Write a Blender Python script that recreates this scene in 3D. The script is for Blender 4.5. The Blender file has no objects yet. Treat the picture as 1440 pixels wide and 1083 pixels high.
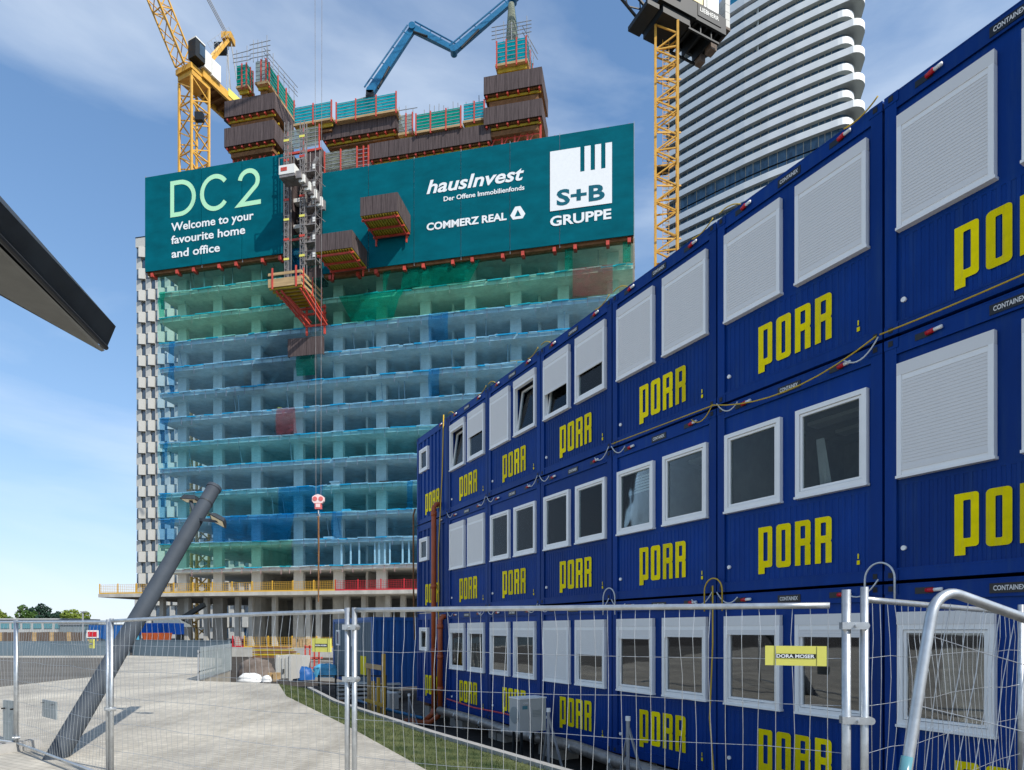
import bpy, math, random
from mathutils import Vector, Matrix
random.seed(7)
R = math.radians
sc = bpy.context.scene
C = sc.collection

# ------------------------------------------------------------------ camera
EYE = 1.8
F, CX, HY = 880.0, 720.0, 887.0          # focal length, principal column and horizon row of the 1440 x 1083 photograph
cam = bpy.data.objects.new('camera', bpy.data.cameras.new('camera'))
C.objects.link(cam); sc.camera = cam
cam.location = (0, 0, EYE); cam.rotation_euler = (R(90), 0, 0)
cam.data.sensor_width = 36; cam.data.lens = F / 1440 * 36
cam.data.shift_y = (HY - 541.5) / 1440
cam.data.clip_end = 5000; cam.data.clip_start = 0.05

# ------------------------------------------------------------------ sky
SUN_AZ = Vector((.72, -.69)).normalized(); SUN_EL = R(43)
w = bpy.data.worlds.new('World'); sc.world = w; w.use_nodes = True
nt = w.node_tree; nt.nodes.clear()
N = nt.nodes.new; L = nt.links.new
out = N('ShaderNodeOutputWorld'); bg = N('ShaderNodeBackground'); bg.inputs[1].default_value = .15
sky = N('ShaderNodeTexSky'); sky.sky_type = 'NISHITA'; sky.sun_disc = False
sky.sun_elevation = SUN_EL; sky.sun_rotation = math.atan2(SUN_AZ.x, SUN_AZ.y)
sky.air_density = 1.0; sky.dust_density = .4; sky.ozone_density = 2.2
tc = N('ShaderNodeTexCoord'); mp = N('ShaderNodeMapping')
mp.inputs['Rotation'].default_value = (R(20), R(-32), R(25)); mp.inputs["Scale"].default_value = (.8, 1.0, 2.2); mp.inputs["Location"].default_value = (2.6, .9, .3)
L(tc.outputs['Generated'], mp.inputs[0])
n1 = N('ShaderNodeTexNoise'); n1.inputs['Scale'].default_value = 1.5; n1.inputs['Detail'].default_value = 9; n1.inputs['Roughness'].default_value = .52; n1.inputs['Distortion'].default_value = .5
L(mp.outputs[0], n1.inputs['Vector'])
cr = N('ShaderNodeMapRange'); cr.inputs[1].default_value = .455; cr.inputs[2].default_value = .73; cr.inputs[3].default_value = 0; cr.inputs[4].default_value = .75
sx = N('ShaderNodeSeparateXYZ'); L(tc.outputs['Generated'], sx.inputs[0])      # thin cloud gathers towards the horizon
lo = N('ShaderNodeMapRange'); lo.inputs[1].default_value = .0; lo.inputs[2].default_value = .62; lo.inputs[3].default_value = .10; lo.inputs[4].default_value = 0; L(sx.outputs[2], lo.inputs[0])
ac = N('ShaderNodeMath'); ac.operation = 'ADD'; L(n1.outputs[0], ac.inputs[0]); L(lo.outputs[0], ac.inputs[1]); L(ac.outputs[0], cr.inputs[0])
mx = N('ShaderNodeMixRGB'); mx.inputs[2].default_value = (3.2, 3.55, 3.95, 1)
L(cr.outputs[0], mx.inputs[0]); 
tn = N('ShaderNodeVectorMath'); tn.operation = 'MULTIPLY'; tn.inputs[1].default_value = (.69, .86, .97); L(sky.outputs[0], tn.inputs[0])
# soft shoulder c / (1 + c / k): keeps the milky band at the horizon from burning out, the same all round
dv = N('ShaderNodeVectorMath'); dv.operation = 'DIVIDE'; dv.inputs[1].default_value = (6.4, 6.2, 8.2); L(tn.outputs[0], dv.inputs[0])
ad = N('ShaderNodeVectorMath'); ad.operation = 'ADD'; ad.inputs[1].default_value = (1, 1, 1); L(dv.outputs[0], ad.inputs[0])
d2 = N('ShaderNodeVectorMath'); d2.operation = 'DIVIDE'; L(tn.outputs[0], d2.inputs[0]); L(ad.outputs[0], d2.inputs[1])
L(d2.outputs[0], mx.inputs[1]); L(mx.outputs[0], bg.inputs[0]); L(bg.outputs[0], out.inputs[0])

sun = bpy.data.objects.new('sun', bpy.data.lights.new('sun', 'SUN')); C.objects.link(sun)
sun.data.energy = 2.6; sun.data.angle = R(.5); sun.data.color = (1, .955, .88)
sd = Vector((SUN_AZ.x * math.cos(SUN_EL), SUN_AZ.y * math.cos(SUN_EL), math.sin(SUN_EL)))
sun.rotation_euler = sd.to_track_quat('Z', 'Y').to_euler()
sun.location = (30, -30, 60)
sc.view_settings.view_transform = 'Standard'; sc.view_settings.look = 'None'
sc.view_settings.gamma = 1; sc.view_settings.exposure = 1.0
sc.render.engine = 'CYCLES'
sc.cycles.transparent_max_bounces = 24

# ------------------------------------------------------------------ materials
def mat(name, col, rough=.7, metal=0, var=.12, scale=3.0, bump=0.0, col2=None, stretch=(1, 1, 1), alpha=None, spec=None, rot=(0, 0, 0), wear=0.0):
    m = bpy.data.materials.new(name); m.use_nodes = True
    t = m.node_tree; b = t.nodes['Principled BSDF']
    b.inputs['Roughness'].default_value = rough; b.inputs['Metallic'].default_value = metal
    b.inputs['Specular IOR Level'].default_value = spec if spec is not None else (.22 if rough > .6 else .45)
    tcn = t.nodes.new('ShaderNodeTexCoord'); mpn = t.nodes.new('ShaderNodeMapping'); mpn.inputs['Scale'].default_value = stretch; mpn.inputs['Rotation'].default_value = rot
    t.links.new(tcn.outputs['Object'], mpn.inputs[0])
    nz = t.nodes.new('ShaderNodeTexNoise'); nz.inputs['Scale'].default_value = scale; nz.inputs['Detail'].default_value = 7; nz.inputs['Roughness'].default_value = .62
    t.links.new(mpn.outputs[0], nz.inputs['Vector'])
    rp = t.nodes.new('ShaderNodeValToRGB')
    rp.color_ramp.elements[0].position = .3; rp.color_ramp.elements[1].position = .7
    c1 = [max(0, c * (1 - var)) for c in col]; c2 = [min(1, c * (1 + var)) for c in (col2 or col)]
    rp.color_ramp.elements[0].color = (*c1, 1); rp.color_ramp.elements[1].color = (*c2, 1)
    t.links.new(nz.outputs[0], rp.inputs[0]); last = rp.outputs[0]
    if wear:      # dust streaks running down, and a slightly different fade on every unit
        wm = t.nodes.new('ShaderNodeMapping'); wm.inputs['Scale'].default_value = (9, 9, .55); wn = t.nodes.new('ShaderNodeTexNoise'); wn.inputs['Scale'].default_value = 1.4; wn.inputs['Detail'].default_value = 8; wn.inputs['Roughness'].default_value = .7
        oi = t.nodes.new('ShaderNodeObjectInfo'); av = t.nodes.new('ShaderNodeVectorMath'); av.operation = 'ADD'; t.links.new(tcn.outputs['Object'], av.inputs[0]); t.links.new(oi.outputs['Random'], av.inputs[1]); 
        sc7 = t.nodes.new('ShaderNodeMath'); sc7.operation = 'MULTIPLY'; sc7.inputs[1].default_value = 37; t.links.new(oi.outputs['Random'], sc7.inputs[0]); t.links.new(sc7.outputs[0], av.inputs[1])
        t.links.new(av.outputs[0], wm.inputs[0]); t.links.new(wm.outputs[0], wn.inputs['Vector'])
        mr = t.nodes.new('ShaderNodeMapRange'); mr.inputs[1].default_value = .5; mr.inputs[2].default_value = .8; mr.inputs[3].default_value = .0; mr.inputs[4].default_value = wear; t.links.new(wn.outputs[0], mr.inputs[0])
        dm = t.nodes.new('ShaderNodeMixRGB'); dm.inputs[2].default_value = (.04, .09, .17, 1); t.links.new(mr.outputs[0], dm.inputs[0]); t.links.new(last, dm.inputs[1])
        hs = t.nodes.new('ShaderNodeHueSaturation'); hr = t.nodes.new('ShaderNodeMapRange'); hr.inputs[3].default_value = .82; hr.inputs[4].default_value = 1.15; t.links.new(oi.outputs['Random'], hr.inputs[0]); t.links.new(hr.outputs[0], hs.inputs['Value']); t.links.new(dm.outputs[0], hs.inputs['Color']); last = hs.outputs[0]
    t.links.new(last, b.inputs['Base Color'])
    if bump:
        bp = t.nodes.new('ShaderNodeBump'); bp.inputs['Strength'].default_value = bump; bp.inputs['Distance'].default_value = .02
        t.links.new(nz.outputs[0], bp.inputs['Height']); t.links.new(bp.outputs[0], b.inputs['Normal'])
    if alpha is not None: b.inputs['Alpha'].default_value = alpha
    return m

def net_mat(name, tint, col, dens, weave=9.0):
    """woven safety net: light filters through the holes tinted, threads catch the sun"""
    m = bpy.data.materials.new(name); m.use_nodes = True
    t = m.node_tree; t.nodes.clear(); n = t.nodes.new; l = t.links.new
    o = n('ShaderNodeOutputMaterial'); ms = n('ShaderNodeMixShader'); tr = n('ShaderNodeBsdfTransparent'); tr.inputs[0].default_value = (*tint, 1)
    ad = n('ShaderNodeMixShader'); ad.inputs[0].default_value = .35
    df = n('ShaderNodeBsdfDiffuse'); df.inputs[0].default_value = (*col, 1); tl = n('ShaderNodeBsdfTranslucent'); tl.inputs[0].default_value = (*col, 1)
    l(df.outputs[0], ad.inputs[1]); l(tl.outputs[0], ad.inputs[2])
    tcn = n('ShaderNodeTexCoord'); mpn = n('ShaderNodeMapping'); mpn.inputs['Scale'].default_value = (1.6, 1, .35); l(tcn.outputs['Object'], mpn.inputs[0])
    nz = n('ShaderNodeTexNoise'); nz.inputs['Scale'].default_value = .8; nz.inputs['Detail'].default_value = 6; l(mpn.outputs[0], nz.inputs['Vector'])
    mr = n('ShaderNodeMapRange'); mr.inputs[1].default_value = .3; mr.inputs[2].default_value = .7
    mr.inputs[3].default_value = dens * .65; mr.inputs[4].default_value = min(.97, dens * 1.35)
    l(nz.outputs[0], mr.inputs[0])
    m2 = n('ShaderNodeMapping'); m2.inputs['Scale'].default_value = (1, 1, 5); m2.inputs['Rotation'].default_value = (0, .35, 0); l(tcn.outputs['Object'], m2.inputs[0])
    n2 = n('ShaderNodeTexNoise'); n2.inputs['Scale'].default_value = 1.1; n2.inputs['Detail'].default_value = 5; n2.inputs['Distortion'].default_value = 1.5; l(m2.outputs[0], n2.inputs['Vector'])
    r2 = n('ShaderNodeMapRange'); r2.inputs[1].default_value = .35; r2.inputs[2].default_value = .65; r2.inputs[3].default_value = .55; r2.inputs[4].default_value = 1.5; l(n2.outputs[0], r2.inputs[0])
    mu = n('ShaderNodeMath'); mu.operation = 'MULTIPLY'; mu.use_clamp = True; l(mr.outputs[0], mu.inputs[0]); l(r2.outputs[0], mu.inputs[1]); l(mu.outputs[0], ms.inputs[0])
    l(tr.outputs[0], ms.inputs[1]); l(ad.outputs[0], ms.inputs[2]); l(ms.outputs[0], o.inputs[0])
    return m

def glass_mat(name, tint, rough=.02, transp=.35, ior=1.5):
    m = bpy.data.materials.new(name); m.use_nodes = True
    t = m.node_tree; t.nodes.clear(); n = t.nodes.new; l = t.links.new
    o = n('ShaderNodeOutputMaterial'); ms = n('ShaderNodeMixShader'); tr = n('ShaderNodeBsdfTransparent'); tr.inputs[0].default_value = (*tint, 1)
    gl = n('ShaderNodeBsdfGlossy'); gl.inputs['Roughness'].default_value = rough; gl.inputs[0].default_value = (.9, .93, .95, 1)
    fr = n('ShaderNodeFresnel'); fr.inputs[0].default_value = ior
    tcn = n('ShaderNodeTexCoord'); nz = n('ShaderNodeTexNoise'); nz.inputs['Scale'].default_value = 1.3; l(tcn.outputs['Object'], nz.inputs['Vector'])
    bp = n('ShaderNodeBump'); bp.inputs['Strength'].default_value = .05; bp.inputs['Distance'].default_value = .05; l(nz.outputs[0], bp.inputs['Height'])
    l(bp.outputs[0], gl.inputs['Normal'])
    l(fr.outputs[0], ms.inputs[0]); l(tr.outputs[0], ms.inputs[1]); l(gl.outputs[0], ms.inputs[2]); l(ms.outputs[0], o.inputs[0])
    return m

M = dict(
 concrete=mat('concrete', (.46, .44, .39), .85, var=.22, scale=.9, bump=.3, stretch=(1, 1, .5)),
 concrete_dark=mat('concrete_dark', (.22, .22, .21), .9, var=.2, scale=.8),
 teal=mat('banner_teal', (.0, .104, .138), .85, spec=.06, var=.2, scale=.35, stretch=(1, 1, 2.2)),
 mint=mat('banner_mint', (.44, .78, .50), .7, var=.03), white_print=mat('white_print', (.80, .82, .82), .7, var=.03),
 teal_print=mat('teal_print', (.0, .105, .15), .7, var=.05),
 formply=mat('form_ply', (.042, .030, .030), .7, var=.3, scale=1.6, col2=(.105, .08, .078), stretch=(5, 5, .22), rot=(0, R(38), 0)),  # diagonal sheen of the ply painted into the colour as paler streaks
 red=mat('red_steel', (.50, .062, .04), .55, var=.25, scale=2), concrete_slab=mat('concrete_slab', (.60, .58, .53), .85, var=.2, scale=.9, bump=.3, stretch=(1, 1, .5)), hoist_steel=mat('hoist_steel', (.24, .22, .21), .55, .3, var=.4, scale=2), wood=mat('plank_wood', (.42, .29, .15), .8, var=.3, scale=2, stretch=(.3, 1, 3)),
 brownwood=mat('brown_wood', (.20, .10, .045), .85, var=.35, scale=2),
 yellowbeam=mat('yellow_beam', (.42, .30, .02), .6, var=.25, scale=2), yellow_mesh=mat('yellow_mesh', (.62, .36, .04), .6),
 red_mesh=mat('red_mesh', (.50, .02, .03), .6), steel=mat('galvanised_steel', (.50, .52, .53), .38, .75, var=.18, scale=14, bump=.05),
 pipe_grey=mat('scaffold_grey', (.33, .34, .35), .5, .4), crane_yellow=mat('crane_yellow', (.62, .34, .05), .5, var=.16, scale=1.5),
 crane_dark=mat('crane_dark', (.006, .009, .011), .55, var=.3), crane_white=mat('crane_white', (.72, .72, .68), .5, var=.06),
 crane_cream=mat('crane_cream', (.75, .62, .33), .5, var=.06),
 pump_blue=mat('pump_blue', (.012, .13, .27), .4, var=.2), black=mat('dark_rubber', (.012, .013, .015), .6),
 porr_blue=mat('container_blue', (.0006, .034, .200), .45, var=.15, scale=1.6, stretch=(1, 1, .5), spec=.14, wear=.34),
 porr_yellow=mat('logo_yellow', (.84, .68, .0), .6, var=.10, scale=6, spec=.08, wear=.25), shutter=mat('shutter_grey', (.74, .72, .69), .6, var=.03, scale=.7),
 pvc=mat('window_white', (.86, .85, .82), .4, var=.03), room=mat('room_grey', (.30, .29, .27), .9, var=.2), curtain=mat('curtain', (.6, .58, .54), .9),
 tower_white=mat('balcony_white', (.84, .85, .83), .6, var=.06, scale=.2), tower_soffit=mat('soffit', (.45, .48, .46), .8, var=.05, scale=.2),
 tower_glass=mat('tower_glass', (.04, .09, .15), .15, .0, var=.6, scale=.35, spec=.6, stretch=(3, 3, 1)),
 rail_glass=mat('rail_glass', (.02, .2, .34), .15, var=.2, scale=.6), check_white=mat('panel_white', (.48, .475, .44), .6, var=.05),
 check_grey=mat('panel_grey', (.33, .33, .28), .7, var=.1, scale=.6), bay_glass=mat('bay_glass', (.10, .14, .18), .25, var=.4, scale=.4, spec=.8), check_glass=mat('panel_glass', (.02, .05, .09), .15, var=.5, scale=.4, spec=.9),
 pole=mat('pole_slate', (.05, .062, .078), .68, 0, var=.15, scale=3), lampglass=mat('lamp_glass', (.8, .68, .45), .3),
 roof_dark=mat('roof_slate', (.022, .028, .034), .6, var=.45, scale=3.5), soffit_mesh=mat('soffit_mesh', (.16, .16, .15), .7, var=.1, scale=8),
 sandstone=mat('mud_heap', (.16, .13, .11), .95, var=.4, scale=2, bump=.6), orange=mat('orange_pvc', (.36, .075, .02), .45, var=.15),
 foil=mat('pipe_foil', (.27, .24, .21), .4, .35, var=.35, scale=7, bump=.5), soil=mat('soil', (.055, .047, .04), .95, var=.5, scale=2.5, bump=.8),
 grass=mat('grass', (.026, .062, .014), .85, var=.4, scale=2.2, col2=(.095, .105, .042)), kerb=mat('kerb_stone', (.34, .33, .31), .85, var=.15, scale=5, bump=.2),
 hoarding=mat('slate_hoarding', (.10, .14, .17), .6, var=.12, scale=.5), trunk=mat('bark', (.08, .06, .045), .9),
 leaf_dark=mat('leaf_dark', (.018, .045, .03), .7, var=.35, scale=.6), leaf=mat('leaf_green', (.05, .10, .02), .7, var=.35, scale=.6), leaf_lime=mat('leaf_lime', (.14, .19, .03), .7, var=.3, scale=.6),
 sheet=mat('zinc_sheet', (.30, .34, .35), .5, .5, var=.1), cable_y=mat('cable_yellow', (.55, .36, .02), .5), cable_w=mat('cable_white', (.6, .62, .62), .5),
 plug=mat('plug_red', (.55, .01, .02), .35), plate=mat('nameplate_black', (.01, .01, .012), .4), tarp=mat('tarp_blue', (.10, .42, .62), .5, var=.2), tarp_w=mat('white_sack', (.72, .72, .70), .7, var=.1, bump=.4),
 sign_yellow=mat('sign_yellow', (.70, .66, .13), .5, var=.06), container2=mat('container_lightblue', (.01, .09, .30), .5, var=.15, scale=1),
 pink=mat('hook_red', (.62, .13, .12), .5, var=.1), pink_w=mat('hook_white', (.8, .6, .58), .5, var=.1), rope_col=mat('net_rope', (.50, .58, .60), .8, var=.35, scale=2), rope_blue=mat('net_rope_blue', (.03, .42, .60), .8, var=.2), rope_pink=mat('net_hook', (.38, .24, .24), .7),
 fence_wood=mat('hoarding_timber', (.13, .10, .08), .85, var=.3, scale=1.2, stretch=(6, 1, .3)), glass=glass_mat('window_glass', (.75, .8, .8), ior=1.3),
 bldg=mat('low_building', (.42, .43, .42), .8, var=.1), bldg_glass=mat('low_building_glass', (.10, .26, .30), .2),
 net_green=net_mat('net_green', (.62, .92, .84), (.07, .44, .38), .11), net_blue=net_mat('net_blue', (.66, .87, 1.0), (.10, .38, .62), .12),
 net_teal=net_mat('net_teal', (.56, .88, .97), (.06, .42, .58), .12),
 patch_green=net_mat('patch_green', (.32, .80, .66), (.0, .36, .26), .28), patch_blue=net_mat('patch_blue', (.48, .74, .95), (.0, .20, .46), .17), patch_red=net_mat('patch_red', (.95, .68, .66), (.46, .10, .12), .20),
 screen_teal=net_mat('screen_teal', (.1, .7, .7), (.0, .34, .40), .72), screen_green=net_mat('screen_green', (.05, .6, .4), (.0, .30, .22), .8), screen_grey=net_mat('screen_grey', (.7, .75, .65), (.30, .33, .27), .6),
)

# paving: pale small setts, in real scale, colour and relief only
def paving():
    m = bpy.data.materials.new('paving_setts'); m.use_nodes = True; t = m.node_tree; b = t.nodes['Principled BSDF']; b.inputs['Roughness'].default_value = .85
    n = t.nodes.new; l = t.links.new
    tcn = n('ShaderNodeTexCoord'); mpn = n('ShaderNodeMapping'); mpn.inputs['Rotation'].default_value = (0, 0, R(28)); l(tcn.outputs['Object'], mpn.inputs[0])
    br = n('ShaderNodeTexBrick'); br.inputs['Scale'].default_value = 1; br.inputs['Brick Width'].default_value = .2; br.inputs['Row Height'].default_value = .1
    br.inputs['Mortar Size'].default_value = .005; br.inputs['Color1'].default_value = (.52, .485, .42, 1); br.inputs['Color2'].default_value = (.42, .392, .34, 1); br.inputs['Mortar'].default_value = (.29, .27, .235, 1)
    l(mpn.outputs[0], br.inputs[0])
    nz = n('ShaderNodeTexNoise'); nz.inputs['Scale'].default_value = .45; nz.inputs['Detail'].default_value = 8; l(mpn.outputs[0], nz.inputs[0])
    rp = n('ShaderNodeValToRGB'); rp.color_ramp.elements[0].color = (.72, .72, .72, 1); rp.color_ramp.elements[1].color = (1.12, 1.11, 1.08, 1); rp.color_ramp.elements[0].position = .35; rp.color_ramp.elements[1].position = .65
    l(nz.outputs[0], rp.inputs[0])
    mm = n('ShaderNodeMixRGB'); mm.blend_type = 'MULTIPLY'; mm.inputs[0].default_value = 1; l(br.outputs[0], mm.inputs[1]); l(rp.outputs[0], mm.inputs[2])
    m3 = n('ShaderNodeMapping'); m3.inputs['Rotation'].default_value = (0, 0, R(-24)); m3.inputs['Scale'].default_value = (1.6, .12, 1); l(tcn.outputs['Object'], m3.inputs[0])
    n3 = n('ShaderNodeTexNoise'); n3.inputs['Scale'].default_value = 1.2; n3.inputs['Detail'].default_value = 10; n3.inputs['Roughness'].default_value = .7; l(m3.outputs[0], n3.inputs[0])      # wheel tracks and washed-in dirt
    r3 = n('ShaderNodeValToRGB'); r3.color_ramp.elements[0].color = (1.02, 1.01, .99, 1); r3.color_ramp.elements[1].color = (.74, .72, .68, 1); r3.color_ramp.elements[0].position = .48; r3.color_ramp.elements[1].position = .72; l(n3.outputs[0], r3.inputs[0])
    m4 = n('ShaderNodeMixRGB'); m4.blend_type = 'MULTIPLY'; m4.inputs[0].default_value = 1; l(mm.outputs[0], m4.inputs[1]); l(r3.outputs[0], m4.inputs[2]); l(m4.outputs[0], b.inputs['Base Color'])
    bp = n('ShaderNodeBump'); bp.inputs['Strength'].default_value = .4; bp.inputs['Distance'].default_value = .004; bp.invert = True; l(br.outputs['Fac'], bp.inputs['Height']); l(bp.outputs[0], b.inputs['Normal'])
    return m
M['paving'] = paving(); M['glass_low'] = glass_mat('window_glass_low', (.55, .58, .58), ior=2.3)
M['asphalt'] = mat('asphalt', (.13, .12, .105), .9, var=.3, scale=.5, bump=.2, stretch=(.3, 1.5, 1))

# ------------------------------------------------------------------ mesh helpers
class MB:
    def __init__(s): s.v = []; s.f = []
    def poly(s, pts):
        i = len(s.v); s.v += [tuple(p) for p in pts]; s.f.append(tuple(range(i, i + len(pts)))); return s
    def hexa(s, p):            # 8 points: bottom loop 0-3, top loop 4-7
        i = len(s.v); s.v += [tuple(q) for q in p]
        for a in ((0, 3, 2, 1), (4, 5, 6, 7), (0, 1, 5, 4), (1, 2, 6, 5), (2, 3, 7, 6), (3, 0, 4, 7)): s.f.append(tuple(i + k for k in a))
        return s
    def box(s, x0, y0, z0, x1, y1, z1):
        return s.hexa([(x0, y0, z0), (x1, y0, z0), (x1, y1, z0), (x0, y1, z0), (x0, y0, z1), (x1, y0, z1), (x1, y1, z1), (x0, y1, z1)])
    def bar(s, a, b, wx, wy=None, up=None):
        a = Vector(a); b = Vector(b); d = b - a
        if d.length < 1e-6: return s
        d.normalize(); wy = wy or wx
        u = Vector(up) if up else (Vector((0, 0, 1)) if abs(d.z) < .95 else Vector((0, 1, 0)))
        x = d.cross(u).normalized(); y = x.cross(d)
        q = [x * sx * wx / 2 + y * sy * wy / 2 for sx, sy in ((-1, -1), (1, -1), (1, 1), (-1, 1))]
        return s.hexa([a + k for k in q] + [b + k for k in q])
    def tube(s, pts, r, n=8, caps=True):
        pts = [Vector(p) for p in pts]; i0 = len(s.v); m = len(pts); prev = None
        rs = r if isinstance(r, (list, tuple)) else [r] * m
        for k, p in enumerate(pts):
            d = (pts[min(k + 1, m - 1)] - pts[max(k - 1, 0)]).normalized()
            if prev is None:
                u = Vector((0, 0, 1)) if abs(d.z) < .9 else Vector((1, 0, 0)); x = d.cross(u).normalized()
            else: x = (prev - d * prev.dot(d)).normalized()
            prev = x; y = d.cross(x)
            for j in range(n):
                t = 2 * math.pi * j / n; s.v.append(tuple(p + x * rs[k] * math.cos(t) + y * rs[k] * math.sin(t)))
        for k in range(m - 1):
            for j in range(n):
                a = i0 + k * n + j; b = i0 + k * n + (j + 1) % n; s.f.append((a, b, b + n, a + n))
        if caps: s.f.append(tuple(i0 + j for j in range(n))[::-1]); s.f.append(tuple(i0 + (m - 1) * n + j for j in range(n)))
        return s
    def mesh(s, name, material, smooth=False):
        me = bpy.data.meshes.new(name); me.from_pydata(s.v, [], s.f); me.materials.append(M[material] if isinstance(material, str) else material)
        if smooth: me.polygons.foreach_set('use_smooth', [True] * len(me.polygons))
        me.update(); return me
    def build(s, name, material, parent=None, smooth=False, **kw):
        return link(name, s.mesh(name, material, smooth), parent, **kw)

def link(name, me, parent=None, loc=None, rz=None, label=None, cat=None, group=None, kind=None):
    o = bpy.data.objects.new(name, me); C.objects.link(o)
    if parent is not None: o.parent = parent
    if loc is not None: o.location = loc
    if rz is not None: o.rotation_euler = (0, 0, rz)
    if label: o['label'] = label
    if cat: o['category'] = cat
    if group: o['group'] = group
    if kind: o['kind'] = kind
    return o
def thing(name, label, cat, loc=(0, 0, 0), rz=0, group=None):
    return link(name, None, None, loc, rz, label, cat, group)
def B(): return MB()
def copy_tree(o, parent=None):
    c = o.copy(); C.objects.link(c); c.parent = parent
    for ch in list(o.children): copy_tree(ch, c)
    return c

def sag(a, b, drop, n=10):
    a = Vector(a); b = Vector(b)
    return [a.lerp(b, k / n) - Vector((0, 0, drop * 4 * (k / n) * (1 - k / n))) for k in range(n + 1)]

def text_mesh(s, material, width, cap, bold=0, shear=0, spacing=1, depth=.01):
    """lettering of the given width and capital height, left end and baseline at the origin, in the local x-z plane facing -y"""
    def mk(txt):
        cu = bpy.data.curves.new('lettering', 'FONT'); cu.body = txt; cu.size = 1; cu.offset = bold; cu.shear = shear; cu.space_character = spacing; cu.extrude = .001; cu.resolution_u = 3
        o = bpy.data.objects.new('lettering', cu); C.objects.link(o); dg = bpy.context.evaluated_depsgraph_get(); me = bpy.data.meshes.new_from_object(o.evaluated_get(dg)); bpy.data.objects.remove(o); return me
    h = mk('H'); ch = max(v.co.y for v in h.vertices) - min(v.co.y for v in h.vertices)
    me = mk(s); x0 = min(v.co.x for v in me.vertices); x1 = max(v.co.x for v in me.vertices)
    for v in me.vertices:
        x, y, z = v.co; v.co = ((x - x0) * width / (x1 - x0), -depth if z > 0 else 0, y * cap / ch)
    me.materials.clear(); me.materials.append(M[material]); return me

# ------------------------------------------------------------------ the tower's own frame: x along its front, y into it, z up
TA = math.atan2(880, 4248)                       # the front recedes to the left
FH = 3.1
TD = 77.57; TP = Vector(((225 - CX) / F * TD, TD, 0)); TR = -TA
tx = Vector((math.cos(TA), -math.sin(TA), 0)); ty = Vector((math.sin(TA), math.cos(TA), 0))
def tp(px, py, y=0.0):                           # where a pixel's ray meets the plane y of the tower's frame
    d = Vector(((px - CX) / F, 1, (HY - py) / F)); c = Vector((0, 0, EYE))
    t = ((TP - c).dot(ty) + y) / d.dot(ty); p = c + d * t
    return (p - TP).dot(tx), p.z
def sl(n): return EYE + (1.45 + n) * FH          # top of slab n
def fb(px0, pt, px1, pb, y=0.0):                 # front-parallel rectangle read at its left edge -> x0, z0, x1, z1
    x0, zt = tp(px0, pt, y); _, zb = tp(px0, pb, y); x1, _ = tp(px1, pt, y); return x0, zb, x1, zt
# ------------------------------------------------------------------ ground, plaza, road, verge
B().box(-900, -60, -1.6, 900, 1500, -1.05).build('ground', 'soil', kind='structure')
plz = [(-60, -8), (2.2, -8), (1.6, 4), (.5, 6.6), (-1.1, 8.08), (-3.04, 11.7), (-6.2, 17.2), (-7.9, 21.2), (-9.7, 21.9), (-11.2, 22.4), (-12.6, 28), (-14.2, 30.5), (-19.0, 41), (-28, 46), (-60, 46)]
m = B(); n = len(plz)
m.poly([(x, y, 0) for x, y in plz]); m.f[-1] = m.f[-1]
for i in range(n):
    a, b = plz[i], plz[(i + 1) % n]; m.poly([(a[0], a[1], -1.1), (b[0], b[1], -1.1), (b[0], b[1], 0), (a[0], a[1], 0)])
m.build('plaza', 'paving', kind='structure')
B().box(-60, 19.2, .001, -16.4, 20, .006).box(-60, 20, .001, -16.4, 24.4, .006).poly([(-60, 24.4, .006), (-16.4, 24.4, .006), (-26.5, 41.5, .006), (-60, 41.5, .006)]).build('road', 'asphalt', kind='structure')
B().poly([(-60, 41.8, .008), (-26.8, 41.8, .008), (-27.8, 43.2, .008), (-60, 43.2, .008)]).build('pavement', 'concrete', kind='structure')
# verge between the path and the trench
kerbl = [(-13.0, 33), (-9.6, 26.5), (-7.0, 22), (-3.9, 15.6), (-1.55, 11.9), (.45, 9), (2.75, 5.6), (3.4, 4)]
edge = [(-12.6, 33), (-9.8, 26.4), (-7.85, 21.3), (-6.2, 17.2), (-3.04, 11.7), (-1.1, 8.08), (.5, 6.6), (1.6, 4)]
kz = lambda y: -.2
m = B()
left = [(-8.0, 21.4), (-6.2, 17.2), (-3.04, 11.7), (-1.1, 8.08), (.5, 6.6), (1.6, 4)]
right = [(-7.0, 21.4), (-4.9, 17.2), (-1.55, 11.9), (.45, 9), (1.75, 7.1), (3.4, 4)]
for i in range(len(left) - 1):
    a, b, c, d = left[i], left[i + 1], right[i + 1], right[i]
    m.poly([(a[0], a[1], -.02), (b[0], b[1], -.02), (c[0], c[1], -.19), (d[0], d[1], -.19)])
m.build('verge', 'grass', kind='structure')
m = B(); rg = random.Random(3)
for i in range(len(left) - 1):
    a, b, c, d = map(Vector, (left[i], left[i + 1], right[i + 1], right[i]))
    cnt = int((a - b).length * ((a - d).length + (b - c).length) / 2 * 420)
    for _ in range(cnt):
        s, t = rg.random(), rg.random(); p = a.lerp(b, s).lerp(d.lerp(c, s), t); z = -.02 - .17 * t
        h = rg.uniform(.02, .065) * (1.6 if rg.random() < .06 else 1); an = rg.uniform(0, 6.3); dx, dy = math.cos(an) * .006, math.sin(an) * .006; lx, ly = rg.gauss(0, .02), rg.gauss(0, .02)
        m.poly([(p.x - dx, p.y - dy, z), (p.x + dx, p.y + dy, z), (p.x + lx, p.y + ly, z + h)])
g = m.build('grass', 'grass', kind='stuff', label='short green lawn strip between the pale path and the kerb'); g['category'] = 'grass'
kr = link('kerb', None, kind='structure')
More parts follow.
